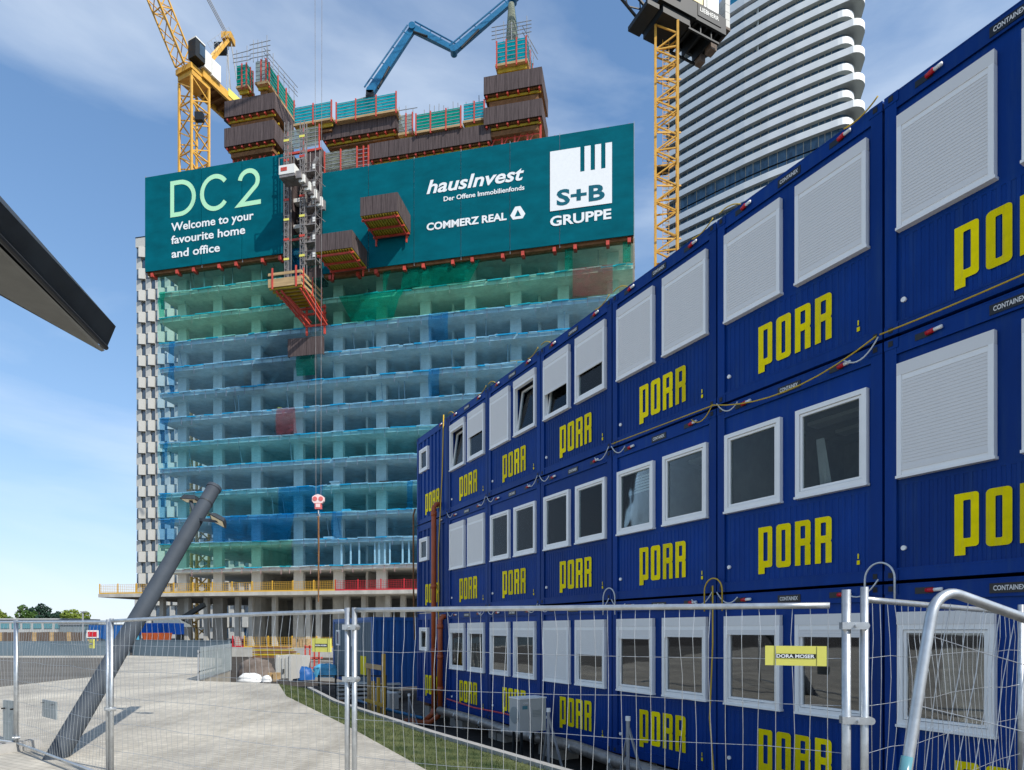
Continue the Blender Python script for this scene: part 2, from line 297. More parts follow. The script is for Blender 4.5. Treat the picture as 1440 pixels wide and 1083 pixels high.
for i in range(len(right) - 1):
    a, b = Vector(right[i]), Vector(right[i + 1]); L_ = (b - a).length; k = max(1, round(L_ / 1.0))
    for j in range(k):
        p = a.lerp(b, j / k); q = a.lerp(b, (j + 1) / k - .012 / L_)
        B().bar((p.x + .06, p.y, -.25), (q.x + .06, q.y, -.25), .13, .26).build('kerb_stone', 'kerb', kr)
B().poly([(-8, 21.4, -1.0), (3.4, 4, -1.0), (12, 4, -1.0), (12, 30, -1.0), (-8, 30, -1.0)]).build('trench_floor', 'soil', kind='structure')

# ------------------------------------------------------------------ unfinished tower
U1 = tp(890, 400)[0]                              # right-hand corner
tower = thing('unfinished_tower', 'concrete high-rise shell under construction behind blue and green safety nets', 'tower', TP, TR)
DEP = 22.0
def slab(z, x0=0, x1=None, y0=0, th=.44, y1=DEP, name='floor_slab'):
    B().box(x0, y0, z - th, x1 or U1, y1, z).build(name, 'concrete_slab', tower)
SLABS = list(range(1, 16))
for k in SLABS: slab(sl(k))
xl = tp(142, 838, -2.0)[0]
B().box(xl, -2.4, sl(0) - .42, U1, DEP, sl(0)).build('terrace_slab', 'concrete', tower)
B().box(tp(326, 909, -6)[0], -6, -1.1, U1, DEP, 0).build('base_slab', 'concrete', tower)
colx = [256, 306, 360, 419.5, 475.5, 536, 598, 661, 725, 792, 862]
cm = None
SET = 1.9
for px in colx:
    cx_ = tp(px, 500, SET)[0]; wd = 1.25
    for n_ in range(0, 14):
        z0 = sl(n_); z1 = sl(n_ + 1) - .36
        if cm is None: cm = B().box(-wd / 2, 0, 0, wd / 2, .55, z1 - z0).mesh('column', 'concrete_slab')
        link('column', cm, tower, (cx_, SET, z0))
    B().box(cx_ - .7, SET, 0, cx_ + .7, SET + .9, sl(0) - .42).build('column', 'concrete', tower)
# round pilotis of the entrance storey
for px in (227, 262, 289, 333, 352, 385, 433, 447, 487, 511, 545, 566):
    cx_ = tp(px, 860, .3)[0]
    B().box(cx_ - .28, .3, 0, cx_ + .28, .8, sl(0) - .42).build('piloti', 'concrete', tower)
# core and cross walls seen in the shade of the floors
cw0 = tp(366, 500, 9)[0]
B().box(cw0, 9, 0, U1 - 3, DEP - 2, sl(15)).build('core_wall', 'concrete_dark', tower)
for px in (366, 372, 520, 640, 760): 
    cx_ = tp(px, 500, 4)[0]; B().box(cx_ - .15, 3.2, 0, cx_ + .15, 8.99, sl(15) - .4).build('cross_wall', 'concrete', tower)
# partition studs on storey 1, props under the banner
for n_, xs in ((1, (480, 493, 505, 527, 533, 541, 548, 566, 575)), (12, (268, 287, 315, 327, 368, 432, 500, 505, 545, 606, 613, 630, 676, 692, 744, 757, 818, 845))):
    for px in xs:
        cx_ = tp(px, 500, .5)[0]; r = .09 if n_ == 1 else .06
        B().box(cx_ - r, .5, 0, cx_ + r, .5 + r, FH - .36).build('prop', 'crane_white' if n_ == 1 else 'steel', tower).location = (0, 0, sl(n_))
# scaffold brackets left on the slab edges: net hooks, lashings
rg = random.Random(5)
for n_ in range(1, 13):
    mr, mb_, mh = B(), B(), B(); x = 0.0; z = sl(n_)
    while x < U1:
        L_ = rg.uniform(.5, 2.3); h = rg.uniform(.06, .2); dz = rg.uniform(-.04, .06)
        (mr if rg.random() < .6 else mb_).bar((x, -.14, z + dz), (min(x + L_, U1), -.14, z + dz + rg.uniform(-.06, .06)), h, .12); x += L_ * rg.uniform(.9, 1.1)
    x = .5
    while x < U1:
        d = rg.uniform(.35, 1.0); mh.bar((x, -.1, z + .1), (x + rg.uniform(-.05, .05), -.1, z - d), .045); x += rg.uniform(1.1, 1.6)
    mr.build('net_rope', 'rope_col', tower); mb_.build('net_lashing', 'rope_blue', tower); mh.build('net_hook', 'rope_pink', tower, kind='stuff')
# nets storey by storey, bellied a little between the slab edges
def net(x0, x1, z0, z1, material, y=-.25, name='safety_net', ripple=.12, slant=0, sl2=0):
    m = B(); nx = max(4, int((x1 - x0) / .9)); nz = 5; i0 = 0
    for j in range(nz + 1):
        t = j / nz
        for i in range(nx + 1):
            s = i / nx; xx = x0 + (x1 - x0) * s + slant * t * (1 - s) + sl2 * t * s
            m.v.append((xx, y - .18 * math.sin(math.pi * t) - ripple * (rg.random() - .5) * math.sin(math.pi * t), z0 + (z1 - z0) * t))
    for j in range(nz):
        for i in range(nx):
            a = j * (nx + 1) + i; m.f.append((a, a + 1, a + nx + 2, a + nx + 1))
    return m.build(name, material, tower, smooth=True)
xm1 = tp(305, 780)[0]; xm2 = tp(413, 780)[0]
for n_ in range(1, 13):
    z0, z1 = sl(n_), sl(n_ + 1)
    if n_ == 1:
        net(0, xm2, z0, z1, 'net_green'); net(xm2, U1, z0, z1, 'net_blue'); continue
    if n_ >= 10: net(0, U1, z0, z1, 'net_green')
    elif n_ <= 5: net(0, U1, z0, z1, 'net_teal' if n_ in (3, 5) else 'net_blue')
    else: net(0, U1, z0, z1, 'net_blue')
net(0, U1, sl(13), sl(13) + FH * .55, 'net_green')
def patch(px0, px1, n_, material, yb=-.45, dl=0, dr=0, half=0):
    a = tp(px0, 500)[0]; b = tp(px1, 500)[0]
    net(a, b, sl(n_) + half, sl(n_ + 1), material, yb, 'loose_net', .3, dl, dr)
patch(566, 662, 11, 'patch_green', dl=.5, dr=2.0); patch(497, 556, 10, 'patch_green', dl=-1.6, dr=1.2)
patch(541, 545, 11, 'patch_green', dl=.2, dr=1.0); patch(570, 600, 12, 'patch_green'); patch(795, 806, 12, 'patch_green'); patch(795, 806, 11, 'patch_green')
patch(841, 858, 12, 'patch_green'); patch(876, 887, 11, 'patch_green'); patch(876, 887, 12, 'patch_green'); patch(806, 862, 10, 'patch_red')
patch(605, 632, 9, 'patch_blue'); patch(242, 250, 9, 'patch_blue'); patch(229, 242, 6, 'patch_blue'); patch(234, 240, 5, 'patch_blue'); patch(229, 238, 3, 'patch_blue'); patch(242, 250, 8, 'patch_blue'); patch(230, 250, 2, 'patch_blue')
patch(392, 421, 6, 'patch_red', dr=-.3); patch(395, 457, 3, 'patch_blue'); patch(303, 412, 2, 'patch_blue', dr=.5); patch(420, 446, 8, 'patch_green', half=.5)
patch(605, 620, 7, 'patch_blue'); patch(470, 484, 2, 'patch_blue'); patch(575, 583, 3, 'patch_blue'); patch(410, 430, 12, 'patch_blue'); patch(228, 236, 11, 'patch_green')
# terrace railings: amber mesh, then red mesh
def railing(x0, x1, y, z, material, step=2.6, name='mesh_railing'):
    r = thing(name, '', '', (0, 0, 0)) if False else link(name, None, tower)
    m = B(); nn = int((x1 - x0) / .3)
    for i in range(nn + 1): x = x0 + (x1 - x0) * i / nn; m.box(x - .012, y - .012, z + .12, x + .012, y + .012, z + 1.1)
    for h in (.3, .5, .7, .9, 1.1): m.box(x0, y - .015, z + h - .015, x1, y + .015, z + h + .015)
    m.build('mesh', material, r); B().box(x0, y - .04, z, x1, y + .02, z + .17).build('toe_board', material, r)
    k = int((x1 - x0) / step)
    pm = B().box(-.05, -.06, 0, .05, .05, 1.25).mesh('post', material)
    for i in range(k + 1): link('post', pm, r, (x0 + (x1 - x0) * i / max(1, k), y + .03, z))
xr = tp(471, 830, -2.3)[0]
railing(xl + .1, xr, -2.3, sl(0), 'yellow_mesh'); railing(xr + .05, U1 - .1, -2.3, sl(0), 'red_mesh')
xa, xb = tp(327, 905, -5.9)[0], tp(343, 905, -5.9)[0]; railing(xa, xb, -5.9, 0, 'red_mesh'); railing(xb + .05, tp(480, 905, -5.9)[0], -5.9, 0, 'yellow_mesh')

# ------------------------------------------------------------------ banners
def banner(label, x0, x1, zb, zt, seams, y=-1.1):
    t = thing('advertising_banner', label, 'banner', TP + ty * y, TR)
    xs = [x0] + seams + [x1]
    for i in range(len(xs) - 1):
        B().box(xs[i] + .035, 0, zb, xs[i + 1] - .035, .1, zt).build('banner_panel', 'teal', t)
    for x in xs: 
        B().box(x - .03, .1, zb - .3, x + .03, .22, zt + .25).build('banner_post', 'pipe_grey', t)
    B().box(x0, .12, zb, x1, .3, zb + .35).build('edge_beam', 'brownwood', t)
    B().box(x0 + .1, .3, zb - .28, x1 - .1, 1.0, zb + .02).build('sole_plank', 'brownwood', t)
    k = int((x1 - x0) / 2.9)
    for i in range(k + 1):
        x = x0 + .9 + (x1 - x0 - 1.4) * i / k + (.6 if i % 2 else 0)
        B().box(x - .17, .1, zb - .62, x + .17, .9, zb - .14).build('bracket_foot', 'red', t)
        B().box(x - .08, .6, zb - .2, x + .08, .76, zt + rg.choice((-.2, .3, .5))).build('climbing_rail', 'red', t)
    return t
BY = -1.1
def bx(px, py=300): return tp(px, py, BY)[0]
bx0, bz0, bx1, bz1 = fb(203.6, 250, 398, 382.5, BY)
ban1 = banner('teal screen banner lettered DC 2 Welcome to your favourite home and office', bx0, bx1, bz0, bz1, [bx(283), bx(340)])
cx0, cz1 = tp(453, 242.5, BY); cz0 = tp(500, 379.5, BY)[1]; cx1 = tp(891.7, 172.8, BY)[0]; cz1 = tp(891.7, 172.8, BY)[1]
ban2 = banner('long teal screen banner with the investor names and a white square logo', cx0, cx1, cz0, cz1, [bx(518), bx(582), bx(648), bx(717), bx(787)])
def print_text(t, s, px, base, pxr, cap, material, name='lettering', **kw):
    x0, z = tp(px, base, BY); x1 = tp(pxr, base, BY)[0]; h = tp(px, base - cap, BY)[1] - z
    o = link(name, text_mesh(s, material, x1 - x0, h, depth=.01, **kw), t, (x0, -.03, z)); return o
def stroke(m, pts, wd, y=-.03):
    """a mitred flat ribbon of constant width through (x, z) points"""
    P = [Vector(p) for p in pts]; n = len(P); closed = (P[0] - P[-1]).length < 1e-5
    if closed: P = P[:-1]; n -= 1
    L_, R_ = [], []
    for i in range(n):
        a = P[i - 1] if (i or closed) else None; c = P[(i + 1) % n] if (i < n - 1 or closed) else None
        d1 = (P[i] - a).normalized() if a is not None else None; d2 = (c - P[i]).normalized() if c is not None else None
        d1 = d1 or d2; d2 = d2 or d1; n1 = Vector((-d1.y, d1.x)); n2 = Vector((-d2.y, d2.x)); nn = (n1 + n2).normalized(); k = wd / 2 / max(.35, nn.dot(n1))
        L_.append(P[i] + nn * k); R_.append(P[i] - nn * k)
    for i in range(n if closed else n - 1):
        j = (i + 1) % n; m.poly([(p.x, y, p.y) for p in (L_[i], R_[i], R_[j], L_[j])])
    return m
# DC 2: thin round grotesque letters
x0, z0 = tp(239.7, 306.4, BY); H = tp(239.7, 255.6, BY)[1] - z0
def px_x(px): return tp(px, 280, BY)[0]
st = .122 * H
def letter(points, nm):
    m = B(); stroke(m, points, st); m.build(nm, 'mint', ban1)
dx0, dx1 = px_x(239.7) + st / 2, px_x(275.6) - st / 2; rr = (H - st) / 2; zc = z0 + H / 2
arc = [(dx1 - rr + rr * math.sin(a), zc + rr * math.cos(a)) for a in [math.pi * i / 18 for i in range(19)]]
letter([(dx0, z0 + st / 2), (dx0, z0 + H - st / 2)] + arc + [(dx0, z0 + st / 2)], 'letter_d')
cxc = (px_x(283) + px_x(322)) / 2; rx = (px_x(322) - px_x(283)) / 2 - st / 2 + .15
letter([(cxc + rx * math.cos(a), zc + rr * math.sin(a)) for a in [R(38 + 284 * i / 24) for i in range(25)]], 'letter_c')
r2 = (px_x(366) - px_x(334)) / 2 - st / 2 - .05; c2 = px_x(350); zc2 = z0 + H - st / 2 - r2
pts = [(c2 + r2 * math.cos(a), zc2 + r2 * math.sin(a)) for a in [R(172 - 205 * i / 14) for i in range(15)]]
letter(pts + [(px_x(334) + st * .55, z0 + st * .45), (px_x(367), z0 + st * .5)], 'digit_two')
print_text(ban1, 'Welcome to your', 241, 325.6, 357, 11.5, 'white_print', bold=.018)
print_text(ban1, 'favourite home', 241, 343.6, 345, 11.5, 'white_print', bold=.018)
print_text(ban1, 'and office', 241.6, 363, 309.4, 11.5, 'white_print', bold=.018)
print_text(ban2, 'hausInvest', 600, 273, 737, 19, 'white_print', bold=.022, shear=.25)
print_text(ban2, 'Der Offene Immobilienfonds', 624, 283.4, 737.5, 6.6, 'white_print', bold=.02)
print_text(ban2, 'COMMERZ REAL', 600, 324.5, 712.5, 10.5, 'white_print', bold=.035)
print_text(ban2, 'GRUPPE', 773.6, 318.6, 859.7, 14, 'white_print', bold=.03)
# square logo
qx0, qz0, qx1, qz1 = fb(773.6, 213.9, 860.6, 297.8, BY); 
bars = [(816, 822), (830.6, 836.7), (845.3, 851.4)]; zl = tp(820, 241.5, BY)[1]
m = B(); m.box(qx0, -.05, qz0, qx1, -.01, zl); xs = [773.6, *[v for b in bars for v in b], 860.6]
for i in range(0, 8, 2): m.box(tp(xs[i], 240, BY)[0] if i else qx0, -.05, zl, tp(xs[i + 1], 240, BY)[0] if i < 6 else qx1, -.01, qz1)
m.build('logo_square', 'white_print', ban2)
o = print_text(ban2, 'S+B', 783, 289.4, 850.6, 22, 'teal_print', bold=.03); o.location.y = -.062
# ring emblem
ex, ez = tp(728.2, 300.3, BY); er = (tp(739, 300, BY)[0] - tp(717.5, 300, BY)[0]) / 2
m = B()
outer = [(ex + er * math.cos(R(a)), ez + er * .92 * math.sin(R(a))) for a in (240, 300, 330, 30, 70, 110, 150, 210)]
outer = [(ex + er * 1.0 * math.cos(R(a)), ez + er * .95 * math.sin(R(a))) for a in (230, 310, 350, 70, 110, 190)]
inner = [(ex - er * .42, ez - er * .38), (ex + er * .42, ez - er * .38), (ex + er * .42, ez - er * .38), (ex + .02, ez + er * .42), (ex - .02, ez + er * .42), (ex - er * .42, ez - er * .38)]
for i in range(6):
    j = (i + 1) % 6; m.poly([(outer[i][0], -.03, outer[i][1]), (outer[j][0], -.03, outer[j][1]), (inner[j][0], -.03, inner[j][1]), (inner[i][0], -.03, inner[i][1])])
m.build('emblem', 'white_print', ban2)

# ------------------------------------------------------------------ climbing formwork on top
fw_group = 'climbing formwork platforms on the tower top'
def rel(root_y, x0): return TP + ty * root_y + tx * x0
def fw_block(label, px0, pt, px1, pb, y, depth, under=.95, name='formwork_block', skip_under=False, cat='formwork'):
    x0, z0, x1, z1 = fb(px0, pt, px1, pb, y); t = thing(name, label, cat, TP + ty * y + tx * x0 + Vector((0, 0, z0)), TR, fw_group)
    W, H_ = x1 - x0, z1 - z0; k = max(1, round(W / 1.22))
    for i in range(k): B().box(W * i / k + .012, rg.uniform(0, .012), 0, W * (i + 1) / k - .012, .06, H_).build('ply_panel', 'formply', t)
    k = max(1, round(depth / 1.22))
    for i in range(k):
        a, b = .06 + (depth - .06) * i / k + .012, .06 + (depth - .06) * (i + 1) / k - .012
        B().box(W - .06, a, 0, W + rg.uniform(0, .012), b, H_).build('ply_panel', 'formply', t); B().box(-rg.uniform(0, .012), a, 0, .06, b, H_).build('ply_panel', 'formply', t)
    B().box(.06, .06, H_ - .12, W - .06, depth - .06, H_ - .04).build('deck', 'wood', t)
    if not skip_under:
        B().box(.08, .25, -.02, W - .08, depth - .1, .12).build('deck', 'brownwood', t)
        for j in range(3):
            yy = .5 + j * min(1.0, (depth - 1) / 3); B().box(.2 + j * .12, yy, -.35 - .28 * j, W - .2 - j * .12, yy + .14, -.12 - .28 * j).build('timber_beam', 'yellowbeam', t)
        B().box(.5, .6, -under, W - .5, depth - .3, -.45).build('under_deck', 'brownwood', t)
        k = max(3, int(W / 1.1))
        for i in range(k + 1): x = .3 + (W - .6) * i / k; B().box(x - .09, .1, -.25, x + .09, .5, -.03).build('bracket', 'red', t)
    return t, W, H_
fw_block('upper dark plywood formwork block above the DC 2 banner', 315.5, 143, 385.5, 165.5, -.6, 4.3)
fw_block('lower dark plywood formwork block resting just over the DC 2 banner', 315, 181, 385.3, 207, -.6, 4.3)
fw_block('upper of the two dark formwork blocks on the right-hand tower top', 680, 108.6, 762, 133, -.6, 4.5)
fw_block('lower of the two dark formwork blocks on the right-hand tower top', 680, 152, 762, 176, -.6, 4.5)
fw_block('long dark formwork block left of the middle, under the blue netting', 453.6, 176.7, 557, 197.5, .4, 3.5, .6)
fw_block('long dark formwork block behind the right banner, lower and further right', 519, 202.5, 690, 224.5, -.2, 3.5, .6)
fw_block('small dark formwork box hanging below the red bracket platform', 404.4, 477, 453.6, 502, -1.6, .4, .3, skip_under=True)
# red frames and struts under the blocks
def legs(label, px0, pxr, pt, pb, y):
    x0, z0, x1, z1 = fb(px0, pt, pxr, pb, y); t = thing('support_frame', label, 'frame', TP + ty * y + tx * x0 + Vector((0, 0, z0)), TR, 'red frames below the formwork blocks')
    W, H_ = x1 - x0, z1 - z0; k = max(2, round(W / 1.6))
    for i in range(k + 1): x = W * i / k; B().box(x - .1, 0, 0, x + .1, .16, H_).build('post', 'red', t)
    for i in range(k): B().bar((W * i / k, .08, 0), (W * (i + 1) / k, .08, H_), .1).build('brace', 'red', t)
    B().box(-.1, .16, H_ * .45, W + .1, .3, H_ * .45 + .16).build('rail', 'red', t)
    B().box(W * .42, .9, -1, W * .42 + 1.7, 2.2, H_ + .5).build('core_stub', 'concrete', t)
legs('red steel frame between the left formwork blocks and the DC 2 banner', 328, 384, 205, 238, .3)
legs('red steel frame under the right-hand formwork blocks', 688, 760, 178, 212, .3)
# core walls rising behind
B().box(tp(330, 200, 3)[0], 3.5, sl(15), tp(380, 200, 3)[0], 8, tp(350, 135, 3)[1]).build('core_wall', 'concrete', tower)
B().box(tp(395, 200, 3)[0], 3.5, sl(15), tp(690, 200, 3)[0], 9, tp(480, 212, 3.5)[1]).build('core_wall', 'concrete', tower)
B().box(tp(690, 200, 3)[0], 3.5, sl(15), tp(755, 200, 3)[0], 8, tp(700, 100, 3)[1]).build('core_wall', 'concrete', tower)

def screen(label, px0, pt, px1, pb, y, material, depth=0, posts=2, name='safety_screen', deck=True, rails=5, postmat='red', beam=True):
    x0, z0, x1, z1 = fb(px0, pt, px1, pb, y); t = thing(name, label, 'safety screen', TP + ty * y + tx * x0 + Vector((0, 0, z0)), TR, 'netted guard screens on the tower top')
    W, H_ = x1 - x0, z1 - z0
    def side(o, ex, Ln, k):
        m = B(); nx = max(4, int(Ln / .5)); q = lambda s, h: tuple(Vector(o) + Vector(ex) * s + Vector((0, 0, h)))
        m.poly([q(0, 0), q(Ln, 0), q(Ln, H_), q(0, H_)]); m.build('netting', material, t)
        for i in range(rails):
            h = H_ * (i + .5) / rails; B().bar(q(0, h), q(Ln, h), .055).build('guard_rail', 'pipe_grey', t)
        for i in range(k + 1):
            s = Ln * (i + (.5 if k == 1 else 0)) / max(1, k); s = min(max(s, .08), Ln - .08); B().bar(q(s, -.5), q(s, H_ + .15), .14).build('post', postmat, t)
    side((0, 0, 0), (1, 0, 0), W, posts)
    if depth: side((W, .02, 0), (0, 1, 0), depth, max(1, int(depth / 2.8))); side((0, .02, 0), (0, 1, 0), depth, 1)
    if deck: B().box(-.1, -.05, -.3, W + .1, max(depth, 1.4), -.06).build('toe_deck', 'wood', t)
    if beam:
        for j in range(2): B().box(.1, .35 + j * .8, -.75 - .15 * j, W - .1, .5 + j * .8, -.31).build('timber_beam', 'yellowbeam', t)
        B().box(.3, .5, -1.15, W - .3, 1.6, -.9).build('under_deck', 'brownwood', t)
    return t, W, H_
def rebar(t, x0, x1, y0, y1, z0, z1, nn, rails):
    for i in range(nn):
        f = i / max(1, nn - 1); B().tube([(x0 + (x1 - x0) * f, y0 + (y1 - y0) * f, z0), (x0 + (x1 - x0) * f + rg.uniform(-.05, .05), y0 + (y1 - y0) * f, z1 + rg.uniform(-.4, .5))], .045, 5).build('standard_pipe', 'pipe_grey', t)
    for j in range(rails):
        h = z0 + (z1 - z0) * (j + 1) / (rails + .5); B().tube([(x0 - .5, y0, h), (x1 + .5, y1, h + rg.uniform(-.1, .1))], .04, 5).build('ledger_pipe', 'pipe_grey', t)
t, W, H_ = screen('narrow green netted screen at the far left end of the tower top', 333, 93, 347.5, 121, -.2, 'screen_green', 1.2, 1)
rebar(t, 0, W, 0, 0, H_, H_ + 1.7, 3, 3)
t, W, H_ = screen('grey netted corner cage beside the narrow green screen', 359.5, 87, 375, 115, -.2, 'screen_grey', 0, 1); rebar(t, -.3, W, 0, 0, H_, H_ + 2.4, 4, 4)
rebar(t, W, W, .2, 6, H_, H_ + 1.9, 6, 3)
def sidescreen(label, px, pt, pb, y, depth):
    x0, z0 = tp(px, pb, y); z1 = tp(px, pt, y)[1]; t = thing('safety_screen', label, 'safety screen', TP + ty * y + tx * x0 + Vector((0, 0, z0)), TR, 'netted guard screens on the tower top')
    H_ = z1 - z0
    B().poly([(0, 0, 0), (0, depth, 0), (0, depth, H_), (0, 0, H_)]).build('netting', 'screen_green', t)
    for i in range(5): B().box(.02, 0, H_ * (i + .5) / 5, .07, depth, H_ * (i + .5) / 5 + .05).build('guard_rail', 'pipe_grey', t)
    for i in range(4): yy = depth * (i + .15) / 3.4; B().box(.02, yy, -.5, .15, yy + .13, H_ + .15).build('post', 'red', t)
    B().box(-1.2, -.1, -.3, .2, depth, -.05).build('toe_deck', 'wood', t)
sidescreen('long green netted screen running back from the left corner cage', 375.4, 86, 114, -.2, 6.2)
screen('teal netted screen above the gap between the banners', 414, 152, 467, 174, -.3, 'screen_teal', 0, 1)
t, W, H_ = screen('bright blue netted screen behind the base of the concrete pump boom', 472, 146, 558, 168, -.1, 'screen_teal', 0, 3, beam=False)
t, W, H_ = screen('grey green netting corner with a red pole beside the blue screen', 561, 163, 581, 187, .2, 'screen_grey', 0, 1); rebar(t, 0, W, 0, 0, H_, H_ + .9, 3, 1)
t, W, H_ = screen('green netted screen in the middle of the tower top', 584, 162, 649, 184.5, -.4, 'screen_green', 0, 3); rebar(t, 1, W - .5, .3, .3, H_, H_ + .8, 8, 0)
t, W, H_ = screen('pale blue netted screen touching the right-hand formwork blocks', 652, 147, 682, 169.5, -.3, 'screen_teal', 0, 1); rebar(t, .2, W, .3, .3, H_, H_ + .6, 4, 0)
screen('grey green mesh panel above the hoist shaft', 404, 184.5, 450, 212, -.3, 'screen_grey', 0, 2, deck=False, beam=False)
screen('grey green mesh panel above the left end of the long banner', 455.7, 215.5, 503, 240, -.4, 'screen_grey', 0, 2, deck=False, beam=False)
screen('small red mesh panel next to the grey mesh above the long banner', 503.5, 208.6, 519, 236, -.42, 'patch_red', 0, 1, deck=False, beam=False)
t, W, H_ = screen('netted cage with scaffold pipes on top of the right-hand formwork', 697.5, 60.5, 741, 90, -.2, 'screen_teal', 3.5, 3); rebar(t, 0, W, 0, 0, H_, H_ + 2.0, 5, 4); rebar(t, W, W + .1, 0, 3.5, H_, H_ + 1.6, 4, 2)
# hoist shaft between the banners
x0, z1 = tp(400, 216, -.4); x1 = tp(452.5, 216, -.4)[0]; zb = tp(400, 400, -.4)[1]
t = thing('shaft_screen', 'dark plywood lining of the hoist gap between the two banners', 'screen', TP + ty * -.4 + tx * x0 + Vector((0, 0, zb)), TR)
k = 5
for i in range(k):
    for j in range(4):
        if i in (1, 2): mm = 'black' if (i + j) % 2 else 'formply'
        else: mm = 'formply'
        B().box((x1 - x0) * i / k + .02, rg.uniform(0, .03) + (1.2 if i in (1, 2) else 0), (z1 - zb) * j / 4 + .02, (x1 - x0) * (i + 1) / k - .02, 1.6, (z1 - zb) * (j + 1) / 4 - .02).build('ply_panel', mm, t)
for zz in (.32, .98): B().box(0, -.1, (z1 - zb) * zz, x1 - x0, .1, (z1 - zb) * zz + .25).build('rail', 'red', t)

# boxes thrust out of the long banner
def outbox(label, px0, pt, px1, pb, y, depth):
    x0, z0, x1, z1 = fb(px0, pt, px1, pb, y); t = thing('loading_box', label, 'formwork', TP + ty * y + tx * x0 + Vector((0, 0, z0)), TR, 'dark boxes jutting from the banner')
    W, H_ = x1 - x0, z1 - z0
    for i in range(3): B().box(W * i / 3 + .01, rg.uniform(0, .01), 0, W * (i + 1) / 3 - .01, .05, H_).build('ply_panel', 'formply', t)
    for i in range(3):
        a, b = .05 + (depth - .05) * i / 3 + .01, .05 + (depth - .05) * (i + 1) / 3
        B().box(W - .05, a, 0, W + rg.uniform(0, .01), b, H_).build('ply_panel', 'formply', t); B().box(-.005, a, 0, .05, b, H_).build('ply_panel', 'formply', t)
    B().box(.05, .05, H_ - .08, W - .05, depth, H_ - .02).build('top_deck', 'formply', t)
    B().box(.05, .06, .03, W - .05, depth, .09).build('floor_board', 'yellowbeam', t); k = 14
    for i in range(k): x = .08 + (W - .26) * i / (k - 1); B().box(x, .08, -.12, x + .12, depth, .028).build('timber_beam', 'yellowbeam', t)
    for yy in (.35, depth * .5, depth - .5): B().box(0, yy, -.36, W, yy + .16, -.17).build('cross_beam', 'red', t)
    for x in (.25, W - .4): B().box(x, 0, -.42, x + .15, depth, -.37).build('long_beam', 'red', t)
    for x in (.25, W - .4): B().bar((x, depth - .2, -1.1), (x, depth - .2, -.37), .16).build('bracket', 'red', t)
outbox('upper dark plywood box jutting out of the long teal banner', 506.4, 278, 559, 304, BY - 3.9, 3.8)
outbox('lower dark plywood box jutting out at the left end of the long banner', 443, 330.5, 495, 354.5, BY - 3.9, 3.8)

# red bracket platform below the hoist
x0, zt = tp(378, 404.6, -5.6); x1 = tp(423, 404, -5.6)[0]
t = thing('bracket_platform', 'timber hoist platform with guard boards on curved red steel brackets', 'platform', TP + ty * -5.6 + tx * x0 + Vector((0, 0, zt)), TR)
W = x1 - x0; D_ = 4.6
for i in range(6): B().box(W * i / 6 + .01, 0, 0, W * (i + 1) / 6 - .01, D_, .12).build('deck_board', 'wood', t)
for i in range(7): B().box(0, .1 + i * D_ / 7, -.22, W, .25 + i * D_ / 7, -.01).build('joist', 'yellowbeam', t)
B().box(-.05, -.07, -.05, W + .05, -.01, .85).build('guard_board', 'wood', t); B().box(-.05, -.07, 1.2, W + .05, -.01, 1.5).build('guard_board', 'wood', t)
for h in (.0, .65, 1.25): B().box(W + .01, 0, h, W + .08, D_, h + .28).build('guard_board', 'wood', t)
for x in (.5, W - .5): B().box(x - .09, -.15, -.3, x + .09, -.08, 2.0).build('post', 'red', t)
for yy in (.3, 2.2, 4.2): B().box(W + .08, yy, -.3, W + .18, yy + .1, 1.9).build('post', 'red', t)
zf = tp(412, 462, -1.3)[1] - zt
for x in (.75, 1.35, W - .2, W + .25):
    B().bar((x, .2, -.35), (x + (1.3 if x < 1.4 else .5), D_ - .3, zf), .17).build('strut', 'red', t)
    B().bar((x + .05, 1.6, -.3), (x + (1.3 if x < 1.4 else .5), D_ - .3, zf * .82), .13).build('strut', 'red', t)
for x in (2.05, W + .45): B().box(x - .1, D_ - .35, zf - 1.0, x + .1, D_ - .15, -.1).build('strut', 'red', t)
for h in (-.45, zf * .45, zf): B().box(.7 if h > zf * .9 else 2.0, D_ - .5, h - .1, W + .7, D_ - .3, h + .1).build('cross_beam', 'red', t)
rg2 = random.Random(1)
for x in (.9, 1.5): B().box(x, .5, .13, x + .5, 1.1, .5).build('bag', 'tarp_w', t)

# hoist masts, cabin and access scaffold
def mast(label, px, pt, pb, y, s=.5):
    x0, z0 = tp(px, pb, y); z1 = tp(px, pt, y)[1]; t = thing('hoist_mast', label, 'hoist', TP + ty * y + tx * x0 + Vector((0, 0, z0)), TR, 'slender hoist masts')
    for a in (0, s):
        for b in (0, s): B().box(a, b, 0, a + .09, b + .09, z1 - z0).build('chord', 'hoist_steel', t)
    k = int((z1 - z0) / .75); m = B(); md = B()
    for i in range(k):
        z = i * .75; m.box(0, -.02, z, s + .09, .03, z + .07)
        (md if i % 2 else m).bar((.05, 0, z), (s + .05, 0, z + .75), .05)
    m.build('lattice', 'hoist_steel', t); md.build('diagonal', 'hoist_steel', t)
    for i in range(0, k, 3): B().box(-.03, -.06, i * .75 + .2, s + .12, -.03, i * .75 + .45).build('wall_tie_mark', ('red', 'sign_yellow')[i // 3 % 2], t)
mast('left slender lattice hoist mast in the gap between the banners', 399.6, 172, 397, -2.6)
mast('right slender lattice hoist mast in the gap between the banners', 421.5, 170, 392, -2.6)
x0, z0 = tp(392, 246, -4.4); t = thing('hoist_cabin', 'white hoist cabin with a red name plate hanging on the left mast', 'hoist cabin', TP + ty * -4.4 + tx * x0 + Vector((0, 0, z0)), TR)
